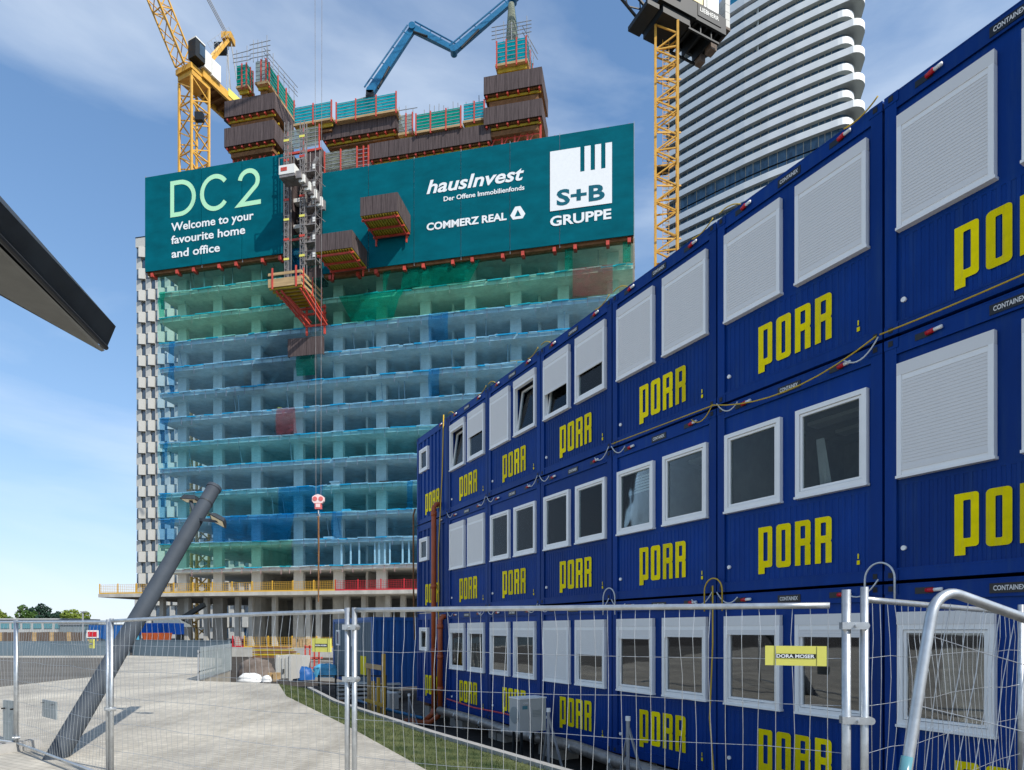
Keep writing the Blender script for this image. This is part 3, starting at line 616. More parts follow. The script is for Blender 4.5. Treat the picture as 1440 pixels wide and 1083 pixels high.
B().box(0, 0, 0, 1.9, 1.7, 1.0).build('cabin', 'crane_white', t); B().box(.05, .05, -.3, 1.95, 1.6, -.01).build('floor_frame', 'hoist_steel', t); B().box(.25, -.03, .35, 1.0, 0, .75).build('name_plate', 'red', t)
for x in (0, .9, 1.8): B().box(x, 0, 1.0, x + .07, .07, 1.9).build('post', 'hoist_steel', t)
B().box(0, 0, 1.8, 1.9, .05, 1.88).build('guard_rail', 'hoist_steel', t)
for i in range(9): B().box(1.95 + i * .2, .2 + i * .28, -.5 - i * .28, 2.6 + i * .2, .5 + i * .28, .3 - i * .25).build('stair_panel', 'crane_white' if i % 2 else 'hoist_steel', t)
x0, z0 = tp(430, 372, -2.2); z1 = tp(430, 205, -2.2)[1]; t = thing('stair_scaffold', 'grey pipe stair scaffold climbing beside the right hoist mast', 'scaffold', TP + ty * -2.2 + tx * x0 + Vector((0, 0, z0)), TR)
for a in (0, 1.2):
    for b in (0, 1.0): B().tube([(a, b, 0), (a, b, z1 - z0)], .05, 6).build('standard_pipe', 'hoist_steel', t)
k = int((z1 - z0) / 2.0)
for i in range(k):
    z = .4 + i * 2; B().box(-.5, -.1, z, 1.3, 1.0, z + .12).build('landing', 'hoist_steel', t); B().bar((0, .5, z), (1.2, .5, z + 2), .1, .5).build('stair', 'hoist_steel', t)
    for h in (.5, 1.0): B().tube([(-.9, -.08, z + h), (1.8, -.08, z + h + .05)], .035, 5).build('ledger_pipe', 'hoist_steel', t)
    B().tube([(1.2, -.08, z + 1.2), (2.2, .4, z + .4)], .035, 5).build('brace_pipe', 'hoist_steel', t); B().box(.9, -.1, z + .3, 1.2, .0, z + .8).build('tie_plate', 'crane_white', t)

# materials and small plant standing about on the open floors
rg3 = random.Random(21)
for i in range(46):
    n_ = rg3.randint(1, 12); x = rg3.uniform(1, U1 - 2); mt = rg3.choice(['wood', 'yellowbeam', 'red', 'tarp_w', 'crane_white', 'brownwood', 'tarp', 'pipe_grey']); W = rg3.uniform(.3, 1.6); H_ = rg3.uniform(.25, .9)
    m = B(); k = rg3.randint(1, 4)
    for j in range(k): m.box(x + rg3.uniform(-.1, .1), rg3.uniform(.8, 1.4), H_ * j / k + .005, x + W, 2.2 if k > 1 else 1.7, H_ * (j + .8) / k)
    m.build('stacked_material', mt, tower).location = (0, 0, sl(n_))
for i in range(40):
    n_ = rg3.choice([2, 3, 5, 7, 8, 9, 11, 12]); x = rg3.uniform(1, U1 - 1); B().tube([(x, 1.2 + rg3.random(), 0), (x, 1.2 + rg3.random() * .02, FH - .36)], .05, 6).build('floor_prop', 'pipe_grey', tower).location = (0, 0, sl(n_))
# ------------------------------------------------------------------ site office containers
FP = Vector((4.27, 7.22, 0)); FE = Vector((-.4962, .8682, 0)); FR_ = math.atan2(-.8682, .4962)     # along the row, away from us; local x runs towards us
PIT, CW, CH, CD = 2.46, 2.43, 2.75, 6.0; Z0 = -.42; HP = 2.79
BEV = .02
def cloc(k, row): p = FP + FE * (PIT * (k - 1) + CW); return Vector((p.x, p.y, Z0 + HP * row))
def boxmesh(name, material, *bs):
    m = B()
    for b in bs: m.box(*b)
    return m.mesh(name, material)
WA, WB = (1.325, 2.265), (.155, 1.095); WZ0, WZ1, WZT = 1.17, 2.29, 2.43
c_post = boxmesh('corner_post', 'porr_blue', (0, 0, 0, .13, .16, CH))
c_top = boxmesh('top_beam', 'porr_blue', (.13, .004, CH - .19, CW - .13, .1, CH), (.13, .001, CH - .19, CW - .13, .03, CH - .17), (.13, .001, CH - .015, CW - .13, .03, CH))
c_bot = boxmesh('bottom_beam', 'porr_blue', (.13, .004, 0, CW - .13, .1, .14), (.13, .001, .12, CW - .13, .03, .14))
c_fit = boxmesh('corner_fitting', 'porr_blue', (-.004, -.006, 0, .15, .17, .115)); c_hole = boxmesh('fitting_slot', 'black', (.045, -.012, .03, .095, -.002, .09))
c_shell = boxmesh('shell', 'porr_blue', (.01, .1, CH - .1, CW - .01, CD, CH - .02), (.01, .1, .02, CW - .01, CD, .12), (.012, .16, .12, .06, CD, CH - .1), (CW - .06, .16, .12, CW - .012, CD, CH - .1), (.06, CD - .06, .12, CW - .06, CD, CH - .1))
c_room = boxmesh('room_lining', 'room', (.062, .12, .121, CW - .062, CD - .07, .14), (.062, .12, CH - .13, CW - .062, CD - .07, CH - .101), (.062, .12, .14, .08, CD - .07, CH - .13), (CW - .08, .12, .14, CW - .062, CD - .07, CH - .13), (.08, 3.0, .14, CW - .08, 3.03, CH - .13))
def ribs(x0, x1, z0, z1, pitch=.1, d=.012, y=.03):
    m = B(); n = max(1, round((x1 - x0) / pitch)); p = (x1 - x0) / n
    for i in range(n):
        a = x0 + i * p; prof = [(a, y), (a + p * .42, y), (a + p * .5, y - d), (a + p * .92, y - d), (a + p, y)]
        for (xa, ya), (xb, yb) in zip(prof, prof[1:]): m.poly([(xa, ya, z0), (xb, yb, z0), (xb, yb, z1), (xa, ya, z1)])
    return m
def panel_mesh(wins, pitch=.1, d=.012, y=.03):
    xs = [.13] + [v for w_ in wins for v in (w_[0], w_[1])] + [CW - .13]; m = B()
    def add(o): i = len(m.v); m.v.extend(o.v); m.f.extend([tuple(i + k for k in f) for f in o.f])
    fl = d < .02; zr_ = min([w_[2] for w_ in wins], default=CH) - .12 if fl else CH - .19
    if not wins: zr_ = CH - .19
    if fl:
        add(ribs(xs[0], xs[-1], .14, zr_, pitch, d, y))
        for i in range(0, len(xs), 2): m.poly([(xs[i], y - d * .5, zr_), (xs[i + 1], y - d * .5, zr_), (xs[i + 1], y - d * .5, CH - .19), (xs[i], y - d * .5, CH - .19)])
        for w_ in wins:
            for za, zb in ((zr_, w_[2]), (w_[3], CH - .19)): m.poly([(w_[0], y - d * .5, za), (w_[1], y - d * .5, za), (w_[1], y - d * .5, zb), (w_[0], y - d * .5, zb)])
    for i in range(0, len(xs), 2):
        if not fl: add(ribs(xs[i], xs[i + 1], .14, CH - .19, pitch, d, y))
    for w_ in wins:
        if not fl: add(ribs(w_[0], w_[1], .14, w_[2], pitch, d, y)); add(ribs(w_[0], w_[1], w_[3], CH - .19, pitch, d, y))
        for a, b in (((w_[0], w_[2]), (w_[0], w_[3])), ((w_[0], w_[3]), (w_[1], w_[3])), ((w_[1], w_[3]), (w_[1], w_[2])), ((w_[1], w_[2]), (w_[0], w_[2]))):
            m.poly([(a[0], y - d, a[1]), (b[0], y - d, b[1]), (b[0], .12, b[1]), (a[0], .12, a[1])])
    return m
c_panel = panel_mesh([(WB[0] + .02, WB[1] - .02, WZ0 + .02, WZ1 - .02), (WA[0] + .02, WA[1] - .02, WZ0 + .02, WZ1 - .02)], .085, .008, .034).mesh('wall_panel', 'porr_blue')
def frame_boxes(x0, z0, x1, z1, t, ya, yb): return [(x0, ya, z0, x0 + t, yb, z1), (x1 - t, ya, z0, x1, yb, z1), (x0 + t, ya, z0, x1 - t, yb, z0 + t), (x0 + t, ya, z1 - t, x1 - t, yb, z1)]
WW, WH = .94, WZ1 - WZ0
w_frame = boxmesh('window_frame', 'pvc', *frame_boxes(0, 0, WW, WH, .058, -.035, .05), (-.012, -.05, -.03, WW + .012, .03, -.001))
w_sash = boxmesh('sash', 'pvc', *frame_boxes(.064, .064, WW - .064, WH - .064, .03, -.02, .035)); w_pane = boxmesh('pane', 'glass', (.094, .005, .094, WW - .094, .012, WH - .094))
w_pane2 = w_pane.copy(); w_pane2.materials.clear(); w_pane2.materials.append(M['glass_low']); w_box = boxmesh('shutter_box', 'shutter', (-.002, -.042, WH + .001, WW + .002, .02, WH + .14)); 
def slat_mesh(): return boxmesh('slat', 'shutter', (.05, -.034, 0, WW - .05, -.024, .030), (.05, -.030, .030, WW - .05, -.022, .0365))
w_slat = slat_mesh(); w_guide = boxmesh('guide_rail', 'pvc', (0, -.045, .0, .05, -.036, WH)); w_end = boxmesh('end_bar', 'shutter', (.05, -.04, 0, WW - .05, -.02, .045))
def window(root, wx, state, tilt=False, low=False):
    """state: 0 closed shutter .. 1 fully open, None without shutter box"""
    f = link('window', w_frame, root, (wx, 0, WZ0))
    s = link('sash', w_sash, f); 
    if tilt: s.rotation_euler = (R(-8), 0, 0); s.location = (0, .03, .0)
    g = link('pane', w_pane2 if low else w_pane, f)
    if tilt: g.rotation_euler = (R(-8), 0, 0); g.location = (0, .03, .0)
    if state is not None:
        link('shutter_box', w_box, f)
        if state < .97:
            link('guide_rail', w_guide, f); gr = link('guide_rail', w_guide, f); gr.location.x = WW - .05
            z1 = WH; z0 = .05 + (WH - .05) * state; n = int((z1 - z0 - .045) / .037)
            link('end_bar', w_end, f, (0, 0, z0))
            for i in range(n): link('slat', w_slat, f, (0, 0, z0 + .046 + i * .037))
    return f
# logo letters, blocky with rounded corners
def rrect(x0, z0, x1, z1, r, cs=(1, 1, 1, 1)):
    pts = []
    for k, (cx_, cz_, a0) in enumerate(((x1 - r, z1 - r, 0), (x0 + r, z1 - r, 90), (x0 + r, z0 + r, 180), (x1 - r, z0 + r, 270))):
        if cs[k]: pts += [(cx_ + r * math.cos(R(a0 + 90 * i / 5)), cz_ + r * math.sin(R(a0 + 90 * i / 5))) for i in range(6)]
        else: pts.append(((x1, z1), (x0, z1), (x0, z0), (x1, z0))[k])
    return pts
def ring(m, outer, inner, y):
    from mathutils.geometry import tessellate_polygon
    i = len(m.v); allp = outer + inner; m.v += [(p[0], y, p[1]) for p in allp]
    for t3 in tessellate_polygon([[Vector((p[0], p[1], 0)) for p in outer], [Vector((p[0], p[1], 0)) for p in inner]]): m.f.append(tuple(i + k for k in t3))
def logo_letter(ch):
    m = B(); y = 0; w_ = .225; h = .58; s = .083
    if ch == 'P':
        ring(m, rrect(0, .02, w_, h, .035, (1, 0, 0, 1)), rrect(s, .11, w_ - s + .01, h - .075, .012), y); m.poly([(0, y - .0005, -.065), (s + .02, y - .0005, -.065), (s + .02, y - .0005, .03), (0, y - .0005, .03)])
    elif ch == 'O': ring(m, rrect(0, 0, w_, h, .045), rrect(s, .08, w_ - s, h - .08, .012), y)
    else:
        s = .08; ring(m, rrect(0, .255, w_, h, .05, (1, 0, 0, 1)), rrect(s, .345, w_ - s + .004, h - .07, .012), y)
        m.poly([(0, y - .0005, 0), (s, y - .0005, 0), (s, y - .0005, .30), (0, y - .0005, .30)]); m.poly([(p[0], y - .001, p[1]) for p in rrect(w_ - s, 0, w_, .285, .045, (1, 0, 0, 0))])
    return m.mesh('logo_letter', 'porr_yellow')
LET = {c: logo_letter(c) for c in 'POR'}
npl = text_mesh('CONTAINEX', 'shutter', .27, .05, bold=.02, depth=.002)
c_plate = boxmesh('name_plate', 'plate', (0, -.004, 0, .34, .003, .10))
c_dot = B().tube([(0, .012, 0), (0, -.012, 0)], .028, 12).mesh('blanking_cap', 'pvc')
c_tag = boxmesh('tag', 'porr_yellow', (0, .012, 0, .035, .016, .05), (.01, .01, .07, .025, .014, .13))
def plug_parts(root, x, z):
    B().tube([(x, -.012, z), (x + .085, -.03, z)], [.024, .026], 10).build('plug', 'plug', root, True); B().tube([(x + .087, -.03, z), (x + .17, -.03, z + .004)], .02, 10).build('socket', 'pvc', root, True); B().box(x - .12, -.002, z - .035, x + .06, .003, z + .035).build('plug_recess', 'plate', root)
ROWN = {0: 'ground-floor', 1: 'middle-row', 2: 'top-row'}
ORD = ['first (nearest, cut by the frame)', 'second', 'third', 'fourth', 'fifth', 'sixth']
ST = {(2, 0): (0, 0), (2, 1): (0, 0), (2, 2): (0, 0), (2, 3): (.42, .42), (2, 4): (1, 0), (2, 5): (.5, 1),
      (1, 0): (0, 0), (1, 1): (None, None), (1, 2): (None, None), (1, 3): (None, None), (1, 4): (None, None), (1, 5): (0, 0),
      (0, 0): (.97, .97), (0, 1): (.86, .88), (0, 2): (.84, .8), (0, 3): (.5, 0), (0, 4): (.8, .82), (0, 5): (.86, .88)}      # (right window, left window)
DESC = {(2, 0): 'shutters down, cut by the top right corner', (2, 1): 'both shutters down', (2, 2): 'both shutters down, below the white tower', (2, 3): 'both shutters half raised', (2, 4): 'left shutter down and right window tilted', (2, 5): 'left window tilted and right shutter half raised',
        (1, 0): 'a large closed shutter, at the right edge', (1, 1): 'two bare dark windows with folded curtains', (1, 2): 'two bare windows without shutter boxes', (1, 3): 'two bare windows', (1, 4): 'two bare windows', (1, 5): 'both shutters down',
        (0, 0): 'one wide window behind the bent fence panel', (0, 1): 'windows behind the yellow fence sign', (0, 2): 'two slightly lowered shutters', (0, 3): 'left shutter down and right one half way', (0, 4): 'windows left of the air conditioner', (0, 5): 'windows beside the orange pipes'}
COL = {0: 'first column (nearest)', 1: 'second column', 2: 'third column', 3: 'fourth column', 4: 'fifth column', 5: 'sixth column'}
def container(row, k):
    t = thing('site_container', f'blue {ROWN[row]} office container, {COL[k]}, {DESC[(row, k)]}', 'container', cloc(k, row), FR_, 'stacked blue office containers')
    for x in (0, CW - .13): link('corner_post', c_post, t, (x, 0, 0))
    link('top_beam', c_top, t); link('bottom_beam', c_bot, t); link('shell', c_shell, t); link('room_lining', c_room, t); link('wall_panel', c_panel, t)
    for x in (0, CW - .146):
        for z in (0, CH - .115): f = link('corner_fitting', c_fit, t, (x, 0, z)); link('fitting_slot', c_hole, f)
    a, b = ST[(row, k)]
    window(t, WA[0], a, (row, k) in ((2, 4), (2, 3)) and False or (row, k) == (2, 4), row == 0); window(t, WB[0], b, (row, k) in ((2, 5), (2, 3)), row == 0)
    for i, ch in enumerate('PORR'): link('logo_letter', LET[ch], t, (.715 + i * .287, .014, .28))
    p = link('name_plate', c_plate, t, (1.04, 0, CH - .155)); link('lettering', npl, p, (.035, -.006, .028))
    link('blanking_cap', c_dot, t, (.2, .02, .36)); link('tag', c_tag, t, (2.12, .005, .22))
    plug_parts(t, .45, CH - .09); plug_parts(t, 1.9, CH - .09)
    if row < 2 and a != 0:
        for j in range(3): B().box(.5, .7 + j * .7, CH - .19, CW - .5, .95 + j * .7, CH - .135).build('ceiling_light', 'pvc', t)
        q = random.Random(row * 7 + k)
        B().box(.3, .9, .14, 1.5, 1.5, .88).build('desk', 'wood', t); B().box(1.7, 1.6, .14, 2.2, 2.1, q.uniform(1.3, 2.1)).build('cupboard', 'pvc', t); B().box(.5, 1.1, .881, 1.0, 1.2, 1.3).build('monitor', 'plate', t)
        if q.random() < .6:
            for j in range(6): B().box(WB[0] + .1, .16, WZ1 - .16 - j * .05, WB[1] - .1, .17, WZ1 - .13 - j * .05).build('blind_slat', 'pvc', t)
    if (row, k) == (1, 1):
        for wx, s in ((WA[0], 1), (WB[0], -1)):
            m = B(); x = wx + (.2 if s > 0 else .68)
            for i in range(5): m.poly([(x + i * .03, .2 + .02 * (i % 2), WZ0 + .1), (x + i * .03 + .03, .2 + .02 * ((i + 1) % 2), WZ0 + .1), (x + i * .02 + .02 - .06 * s, .22, WZ0 + .75), (x + i * .02 - .06 * s, .2, WZ0 + .75)])
            m.build('curtain', 'curtain', t)
    return t
for row in range(3):
    for k in range(6): container(row, k)
# the end column: sanitary containers with one small high window and a deeper profile
s_panel = panel_mesh([(.28, .92, 1.62, 2.3)], .26, .035, .045).mesh('wall_panel', 'porr_blue')
s_frame = boxmesh('window_frame', 'pvc', *frame_boxes(.26, 1.6, .94, 2.32, .07, -.03, .05)); s_sash = boxmesh('sash', 'pvc', *frame_boxes(.335, 1.675, .865, 2.245, .04, -.02, .03)); s_pane = boxmesh('pane', 'glass', (.375, .01, 1.715, .825, .015, 2.205))
def sanitary(row, lab):
    t = thing('site_container', lab, 'container', cloc(6, row), FR_, 'stacked blue office containers')
    for x in (0, CW - .13): link('corner_post', c_post, t, (x, 0, 0))
    for me, nm in ((c_top, 'top_beam'), (c_bot, 'bottom_beam'), (c_shell, 'shell'), (c_room, 'room_lining'), (s_panel, 'wall_panel')): link(nm, me, t)
    for x in (0, CW - .146):
        for z in (0, CH - .115): f = link('corner_fitting', c_fit, t, (x, 0, z)); link('fitting_slot', c_hole, f)
    f = link('window', s_frame, t); s = link('sash', s_sash, f); link('pane', s_pane, f)
    for i, ch in enumerate('PORR'): link('logo_letter', LET[ch], t, (.715 + i * .287, .0, .28))
    plug_parts(t, 1.9, CH - .09)
for row in range(3): sanitary(row, f'blue {ROWN[row]} end container at the far left of the stack, with one small square window')
# container lying on beyond the gap, long side along the row
p = FP + FE * (4.9 + 12.3 + 1.95 + 6.06 + .35)
t = thing('site_container', 'single-storey grey blue container beyond the gap, sunlit bright blue end wall', 'container', Vector((p.x, p.y, -.42)), FR_)
LW = 6.05
m = panel_mesh([], .1); 
B().box(0, .04, .1, LW, 2.43, CH - .05).build('shell', 'container2', t)
def long_ribs():
    a = ribs(.16, LW - .16, .16, CH - .2, .26, .03, .035); return a
long_ribs().build('wall_panel', 'hoarding', t)
m = B(); n = 9
for i in range(n):
    y0 = .15 + (2.43 - .3) * i / n; p_ = (2.43 - .3) / n
    for ya, xa, yb, xb in ((y0, 0, y0 + p_ * .4, 0), (y0 + p_ * .4, 0, y0 + p_ * .5, .035), (y0 + p_ * .5, .035, y0 + p_ * .9, .035), (y0 + p_ * .9, .035, y0 + p_, 0)):
        m.poly([(LW + .005 + xa, ya, .12), (LW + .005 + xb, yb, .12), (LW + .005 + xb, yb, CH - .12), (LW + .005 + xa, ya, CH - .12)])
m.build('end_panel', 'container2', t)
for x in (0, LW - .1):
    for y in (0, 2.33): B().box(x - .01, y, 0, x + .16, y + .14, CH).build('corner_post', 'container2', t)
for z in (0, CH - .14): B().box(.16, 0, z, LW - .16, .1, z + .14).build('rail', 'container2', t); B().box(LW + .01, .14, z, LW + .06, 2.33, z + .14).build('rail', 'container2', t)
for x in (.6, 3.2):
    f = boxmesh('window_frame', 'pvc', *frame_boxes(x, 1.55, x + .62, 2.25, .07, -.02, .03)); f = link('window', f, t); B().box(x + .07, .0, 1.62, x + .55, .01, 2.18).build('pane', 'check_glass', f)
B().box(4.5, -.004, .45, 5.3, 0, 1.2).build('logo_panel', 'porr_yellow', t)
# timber packers and blocks carrying the row
for k in range(-1, 7):
    for dx in (.1, 2.1):
        p = cloc(k, 0) + Vector((-FE.x, -FE.y, 0)) * dx + Vector((.868, .496, 0)) * .3
        t = thing('foundation_block', 'stacked concrete and timber packer in the dark gap under the container row', 'block', (p.x, p.y, -1.0), FR_, 'concrete packers under the container row')
        B().box(-.2, 0, 0, .2, .5, .4).build('block', 'concrete', t); B().box(-.25, -.02, .401, .25, .4, .575).build('timber', 'brownwood', t)

def onrow(u, w_, z): p = FP + FE * u + Vector((-.868, -.496, 0)) * w_; return Vector((p.x, p.y, z))
# cables and plug leads
def cable(label, pts, material, r=.009, n=6, name='cable', group='power leads strung along the containers'):
    o = B().tube(pts, r, n).build(name, material, smooth=True, label=label, cat='cable', group=group); return o
u_ = lambda k, x: (k - 1) * PIT + CW - x          # row coordinate of local x on column k
zt = [Z0 + HP * (r_ + 1) for r_ in range(3)]
def loop(k, row, side, material, label):
    z = zt[row] - .1
    a = onrow(u_(k, 2.0), .06, z); b = onrow(u_(k, CW), .05, z + .12); c_ = onrow(u_(k - 1, .45), .06, z)
    if side == 'r': cable(label, sag(a, b, .16), material, .012)
    else: cable(label, sag(b, c_, .2), material, .012)
cable('long slack yellow cable crossing the second column below the top row', sag(onrow(u_(2, .1) + .0, .1, zt[1] + .02), onrow(u_(1, -.02), .12, zt[1] + .03), .0, 2)[:1] + sag(onrow(u_(1, .02), .1, zt[1] - .02), onrow(u_(1, 2.42), .1, zt[1] + .02), .22), 'cable_y', .009)
cable('taut yellow cable running off the right edge of the photo', sag(onrow(u_(0, .0), .1, zt[1] + .02), onrow(u_(0, 2.42), .1, zt[1] + .1), .03), 'cable_y', .009)
for k in range(1, 6):
    for row in (0, 1, 2):
        nm = f'{COL[k].split(" (")[0]}'; rn = ROWN[row]
        yel = (row == 2) or (k, row) == (2, 1)
        if row == 2:
            cable(f'yellow lead hanging at the {rn} roof corner, near end of the {nm}', sag(onrow(u_(k, 2.0), .05, zt[2] - .08), onrow(u_(k, 2.40), .03, zt[2] + .03), .05), 'cable_y', .009)
            cable(f'yellow lead lying on the {rn} roof edge, far end of the {nm}', sag(onrow(u_(k, .06), .03, zt[2] + .02), onrow(u_(k, .46), .05, zt[2] - .08), -.05), 'cable_y', .009)
        else:
            if not (k == 1 and row == 1): pass
            cable(f'{"yellow" if yel else "white"} lead sagging at the upper near corner of the {rn} container in the {nm}', sag(onrow(u_(k, 2.0), .06, zt[row] - .09), onrow(u_(k, 2.42), .06, zt[row] + .02), .13), 'cable_y' if yel else 'cable_w', .009)
            cable(f'white lead sagging from the far corner plug of the {rn} container in the {nm}', sag(onrow(u_(k, .04), .06, zt[row] + .0), onrow(u_(k, .42), .06, zt[row] - .09), .12), 'cable_w', .009)
for row, k in ((0, 1), (0, 2), (0, 3)):
    c0 = onrow(u_(k, 2.44), .07, zt[row] - .2); pts = []
    for i in range(15):
        a = math.pi * i / 14; pts.append(onrow(u_(k, 2.44 + .17 * math.cos(a)), .07, zt[row] + .02 + .19 * math.sin(a)))
    pts = [pts[0] + Vector((0, 0, -.3))] + pts + [pts[-1] + Vector((0, 0, -.3))]
    cable(f'upright white cable arch over the corner joint at the near end of the {COL[k].split(" (")[0]}', pts, 'cable_w' if k != 2 else 'cable_y', .011, group='cable arches over the corner joints')
y0 = u_(1, -.02)
cable('yellow cable hanging down the near ground-floor container joint', [onrow(u_(2, 2.44), .08, zt[0] + .1), onrow(u_(2, 2.45), .09, 1.6), onrow(u_(2, 2.40), .1, .5), onrow(u_(2, 2.5), .12, -.3), onrow(u_(2, 2.45), .2, -.95)], 'cable_y', .012)
cable('yellow cable running down the whole stack beside the orange pipes', [onrow(12.42, .08, zt[2] + .05), onrow(12.5, .09, 6.3), onrow(12.75, .1, 4.2), onrow(12.7, .12, 1.2), onrow(12.9, .12, -.8)], 'cable_y', .018)
cable('thin brown cable on the far edge of the end container stack', [onrow(14.75, .05, 5.7), onrow(14.78, .1, 5.5), onrow(14.78, .1, 3.2), onrow(14.76, .06, 1.5)], 'brownwood', .03)
# orange waste pipes
def pipe(label, u, w_, ztop):
    t = thing('waste_pipe', label, 'pipe', onrow(u, w_, -1.0), FR_, 'orange waste pipes on the container front')
    h = ztop + 1.0
    B().tube([(0, .25, h + .02), (0, .08, h), (0, 0, h - .1), (0, 0, .5)], .075, 12).build('pipe', 'orange', t, True)
    for z in (h - .35, h * .62, h * .33): B().tube([(0, 0, z), (0, 0, z + .14)], .09, 12).build('socket', 'orange', t, True)
    B().tube([(0, 0, .52), (0, -.06, .35), (-.25, -.2, .15), (-1.0, -.5, .08)], .075, 12).build('bend', 'orange', t, True)
pipe('taller orange waste pipe reaching up to the top row at the end container', 12.86, .2, 5.5)
pipe('shorter orange waste pipe right beside the tall one', 12.48, .16, 2.2)
o = B().tube([onrow(13.0, .5, -.75), onrow(15.3, .9, -.7), onrow(17.5, 1.1, -.65)], .05, 10).build('water_pipe', 'pump_blue', smooth=True, label='blue water pipe lying along the foot of the end containers', cat='pipe')
# foil-wrapped pipe along the base
pts = [onrow(12.3 - i * 1.3, .25 + .05 * math.sin(i * 2.1), -.47 + .03 * math.sin(i * 1.7)) for i in range(11)]
t = thing('insulated_pipe', 'foil-wrapped insulated pipe running low along the container row', 'pipe', (0, 0, 0)); B().tube(pts, .12, 12).build('lagging', 'foil', t, True)
for i in range(1, 10): B().tube([pts[i] + Vector((0, 0, -.02)), pts[i] + FE * .05 + Vector((0, 0, -.02))], .128, 12).build('strap', 'steel', t)
cable('thin red hose above the insulated pipe, left of the air conditioner', [onrow(11.9, .2, -.1), onrow(10.2, .22, -.16), onrow(8.5, .25, -.12), onrow(7.2, .3, -.14)], 'plug', .02, name='hose')
# air conditioner
t = thing('air_conditioner', 'grey outdoor air conditioning unit standing in front of the container row', 'air conditioner', onrow(7.05, .95, -.24), FR_)
W, D_, H_ = .42, .62, .66
B().box(0, 0, 0, W, D_, H_).build('casing', 'check_white', t); B().box(-.012, -.012, H_ + .001, W + .012, D_ + .012, H_ + .025).build('lid', 'pvc', t)
B().tube([(W * .5, -.012, H_ * .5), (W * .5, .0, H_ * .5)], .17, 24).build('fan_grille', 'sheet', t)
for i in range(5): B().box(W + .001, .3, .42 - i * .03, W + .006, .5, .43 - i * .03).build('louvre', 'sheet', t)
o = text_mesh('GREE', 'shutter', .12, .035, bold=.02); o2 = link('logo', o, t, (W + .004, .08, .56), R(90))
B().box(W + .001, .06, .46, W + .004, .18, .53).build('sticker', 'bldg_glass', t)
for x in (.03, W - .07): B().box(x, .05, -.8, x + .04, .09, -.001).build('leg', 'crane_dark', t); B().box(x, D_ - .1, -.8, x + .04, D_ - .06, -.001).build('leg', 'crane_dark', t)
# steel prop and stakes in the trench
def stake(label, u, w_, h, lean=0):
    p = onrow(u, w_, -1.0); t = thing('fence_prop', label, 'prop', p, FR_, 'grey props standing in the trench')
    B().tube([(0, 0, 0), (0, 0, h)], .03, 8).build('post', 'pipe_grey', t); B().bar((0, 0, h - .08), (.45, .1, .05), .03).build('brace', 'pipe_grey', t); B().bar((0, 0, h - .2), (-.35, .1, .35), .03).build('brace', 'pipe_grey', t); B().tube([(0, 0, h - .02), (0, 0, h + .05)], .04, 8).build('cap', 'pvc', t)
stake('grey braced prop with a white cap right of the air conditioner', 5.35, 1.1, 1.35); stake('grey braced prop below the third ground-floor logo', 3.4, .9, 1.42); stake('grey braced prop at the foot of the orange pipes', 13.3, .8, .9)
# little timber and yellow frame in the gap
t = thing('barrier_frame', 'yellow and timber barrier frame in the gap left of the end container', 'barrier', onrow(14.9, 1.3, -1.0), FR_)
for x, h in ((-.9, 1.6), (-.45, 1.2), (.1, 1.35), (.6, 2.1)): B().box(x, 0, 0, x + .13, .08, h).build('post', 'yellow_mesh' if x > -.8 else 'wood', t)
B().box(-.95, -.05, 1.6, .75, -.001, 1.75).build('rail', 'wood', t); B().box(-.95, -.05, .5, .75, -.001, .6).build('rail', 'yellow_mesh', t)
t = thing('barrel_stack', 'concrete plinth under the single-storey container', 'plinth', onrow(19.6, 0.1, -1.0), FR_); B().box(-3.9, .05, 0, 2.3, .4, .57).build('plinth', 'concrete', t)

# ------------------------------------------------------------------ white balcony tower on the right
HT = 3.1
front = [(43.3, 172.8), (47.7, 168.5), (53.4, 163.2), (59.3, 158), (63.6, 154.6), (68.7, 151.0), (72.8, 148.4), (76.3, 146.3)]
t = thing('balcony_tower', 'tall white residential tower with curved stacked balcony bands and rounded corner', 'tower', (63, 155, 0))
O_ = Vector((63, 155))
def offset(pts, d):
    o = []
    for i, p in enumerate(pts):
        a = Vector(pts[max(0, i - 1)]); b = Vector(pts[min(len(pts) - 1, i + 1)]); e = (b - a).normalized(); nn = Vector((e.y, -e.x)); o.append(Vector(p) + nn * d)      # outward = towards camera
    return o
ff = [Vector(p) for p in front]
def end_round(last, e, r, dpt):
    c_ = last + Vector((e.y, -e.x)) * -r; pts = []
    nn = Vector((e.y, -e.x))
    for i in range(1, 9):
        a = math.pi / 2 * i / 8 * 1.25; pts.append(c_ + nn * r * math.cos(a) + e * r * math.sin(a))
    d2 = (pts[-1] - pts[-2]).normalized(); pts.append(pts[-1] + d2 * dpt); return pts
e_last = (ff[-1] - ff[-2]).normalized()
def outline(d, ext):
    base = offset(ff, d); last = base[-1] + e_last * ext; return base + end_round(last, e_last, 3.0, 12)
def strip(path, z0, z1, m, thick=0):
    for a, b in zip(path, path[1:]): m.poly([(a.x - O_.x, a.y - O_.y, z0), (b.x - O_.x, b.y - O_.y, z0), (b.x - O_.x, b.y - O_.y, z1), (a.x - O_.x, a.y - O_.y, z1)])
def flat(p, q, z, m):
    for i in range(len(p) - 1): m.poly([(v.x - O_.x, v.y - O_.y, z) for v in (p[i], p[i + 1], q[i + 1], q[i])])
inner = outline(.85, -.4)
vb, vs, vg = [], [], []
for ext in (.2, 2.4):
    o_ = outline(1.9, ext); i_ = outline(1.6, ext - .2)
    m = B(); strip(o_, -.42, 1.18, m); flat(o_, i_, 1.18, m); strip(i_[::-1], 0, 1.18, m); vb.append(m.mesh('balcony_band', 'tower_white'))
    m = B(); flat(o_, inner, -.419, m); flat(o_, inner, 0, m); vs.append(m.mesh('balcony_slab', 'tower_soffit'))
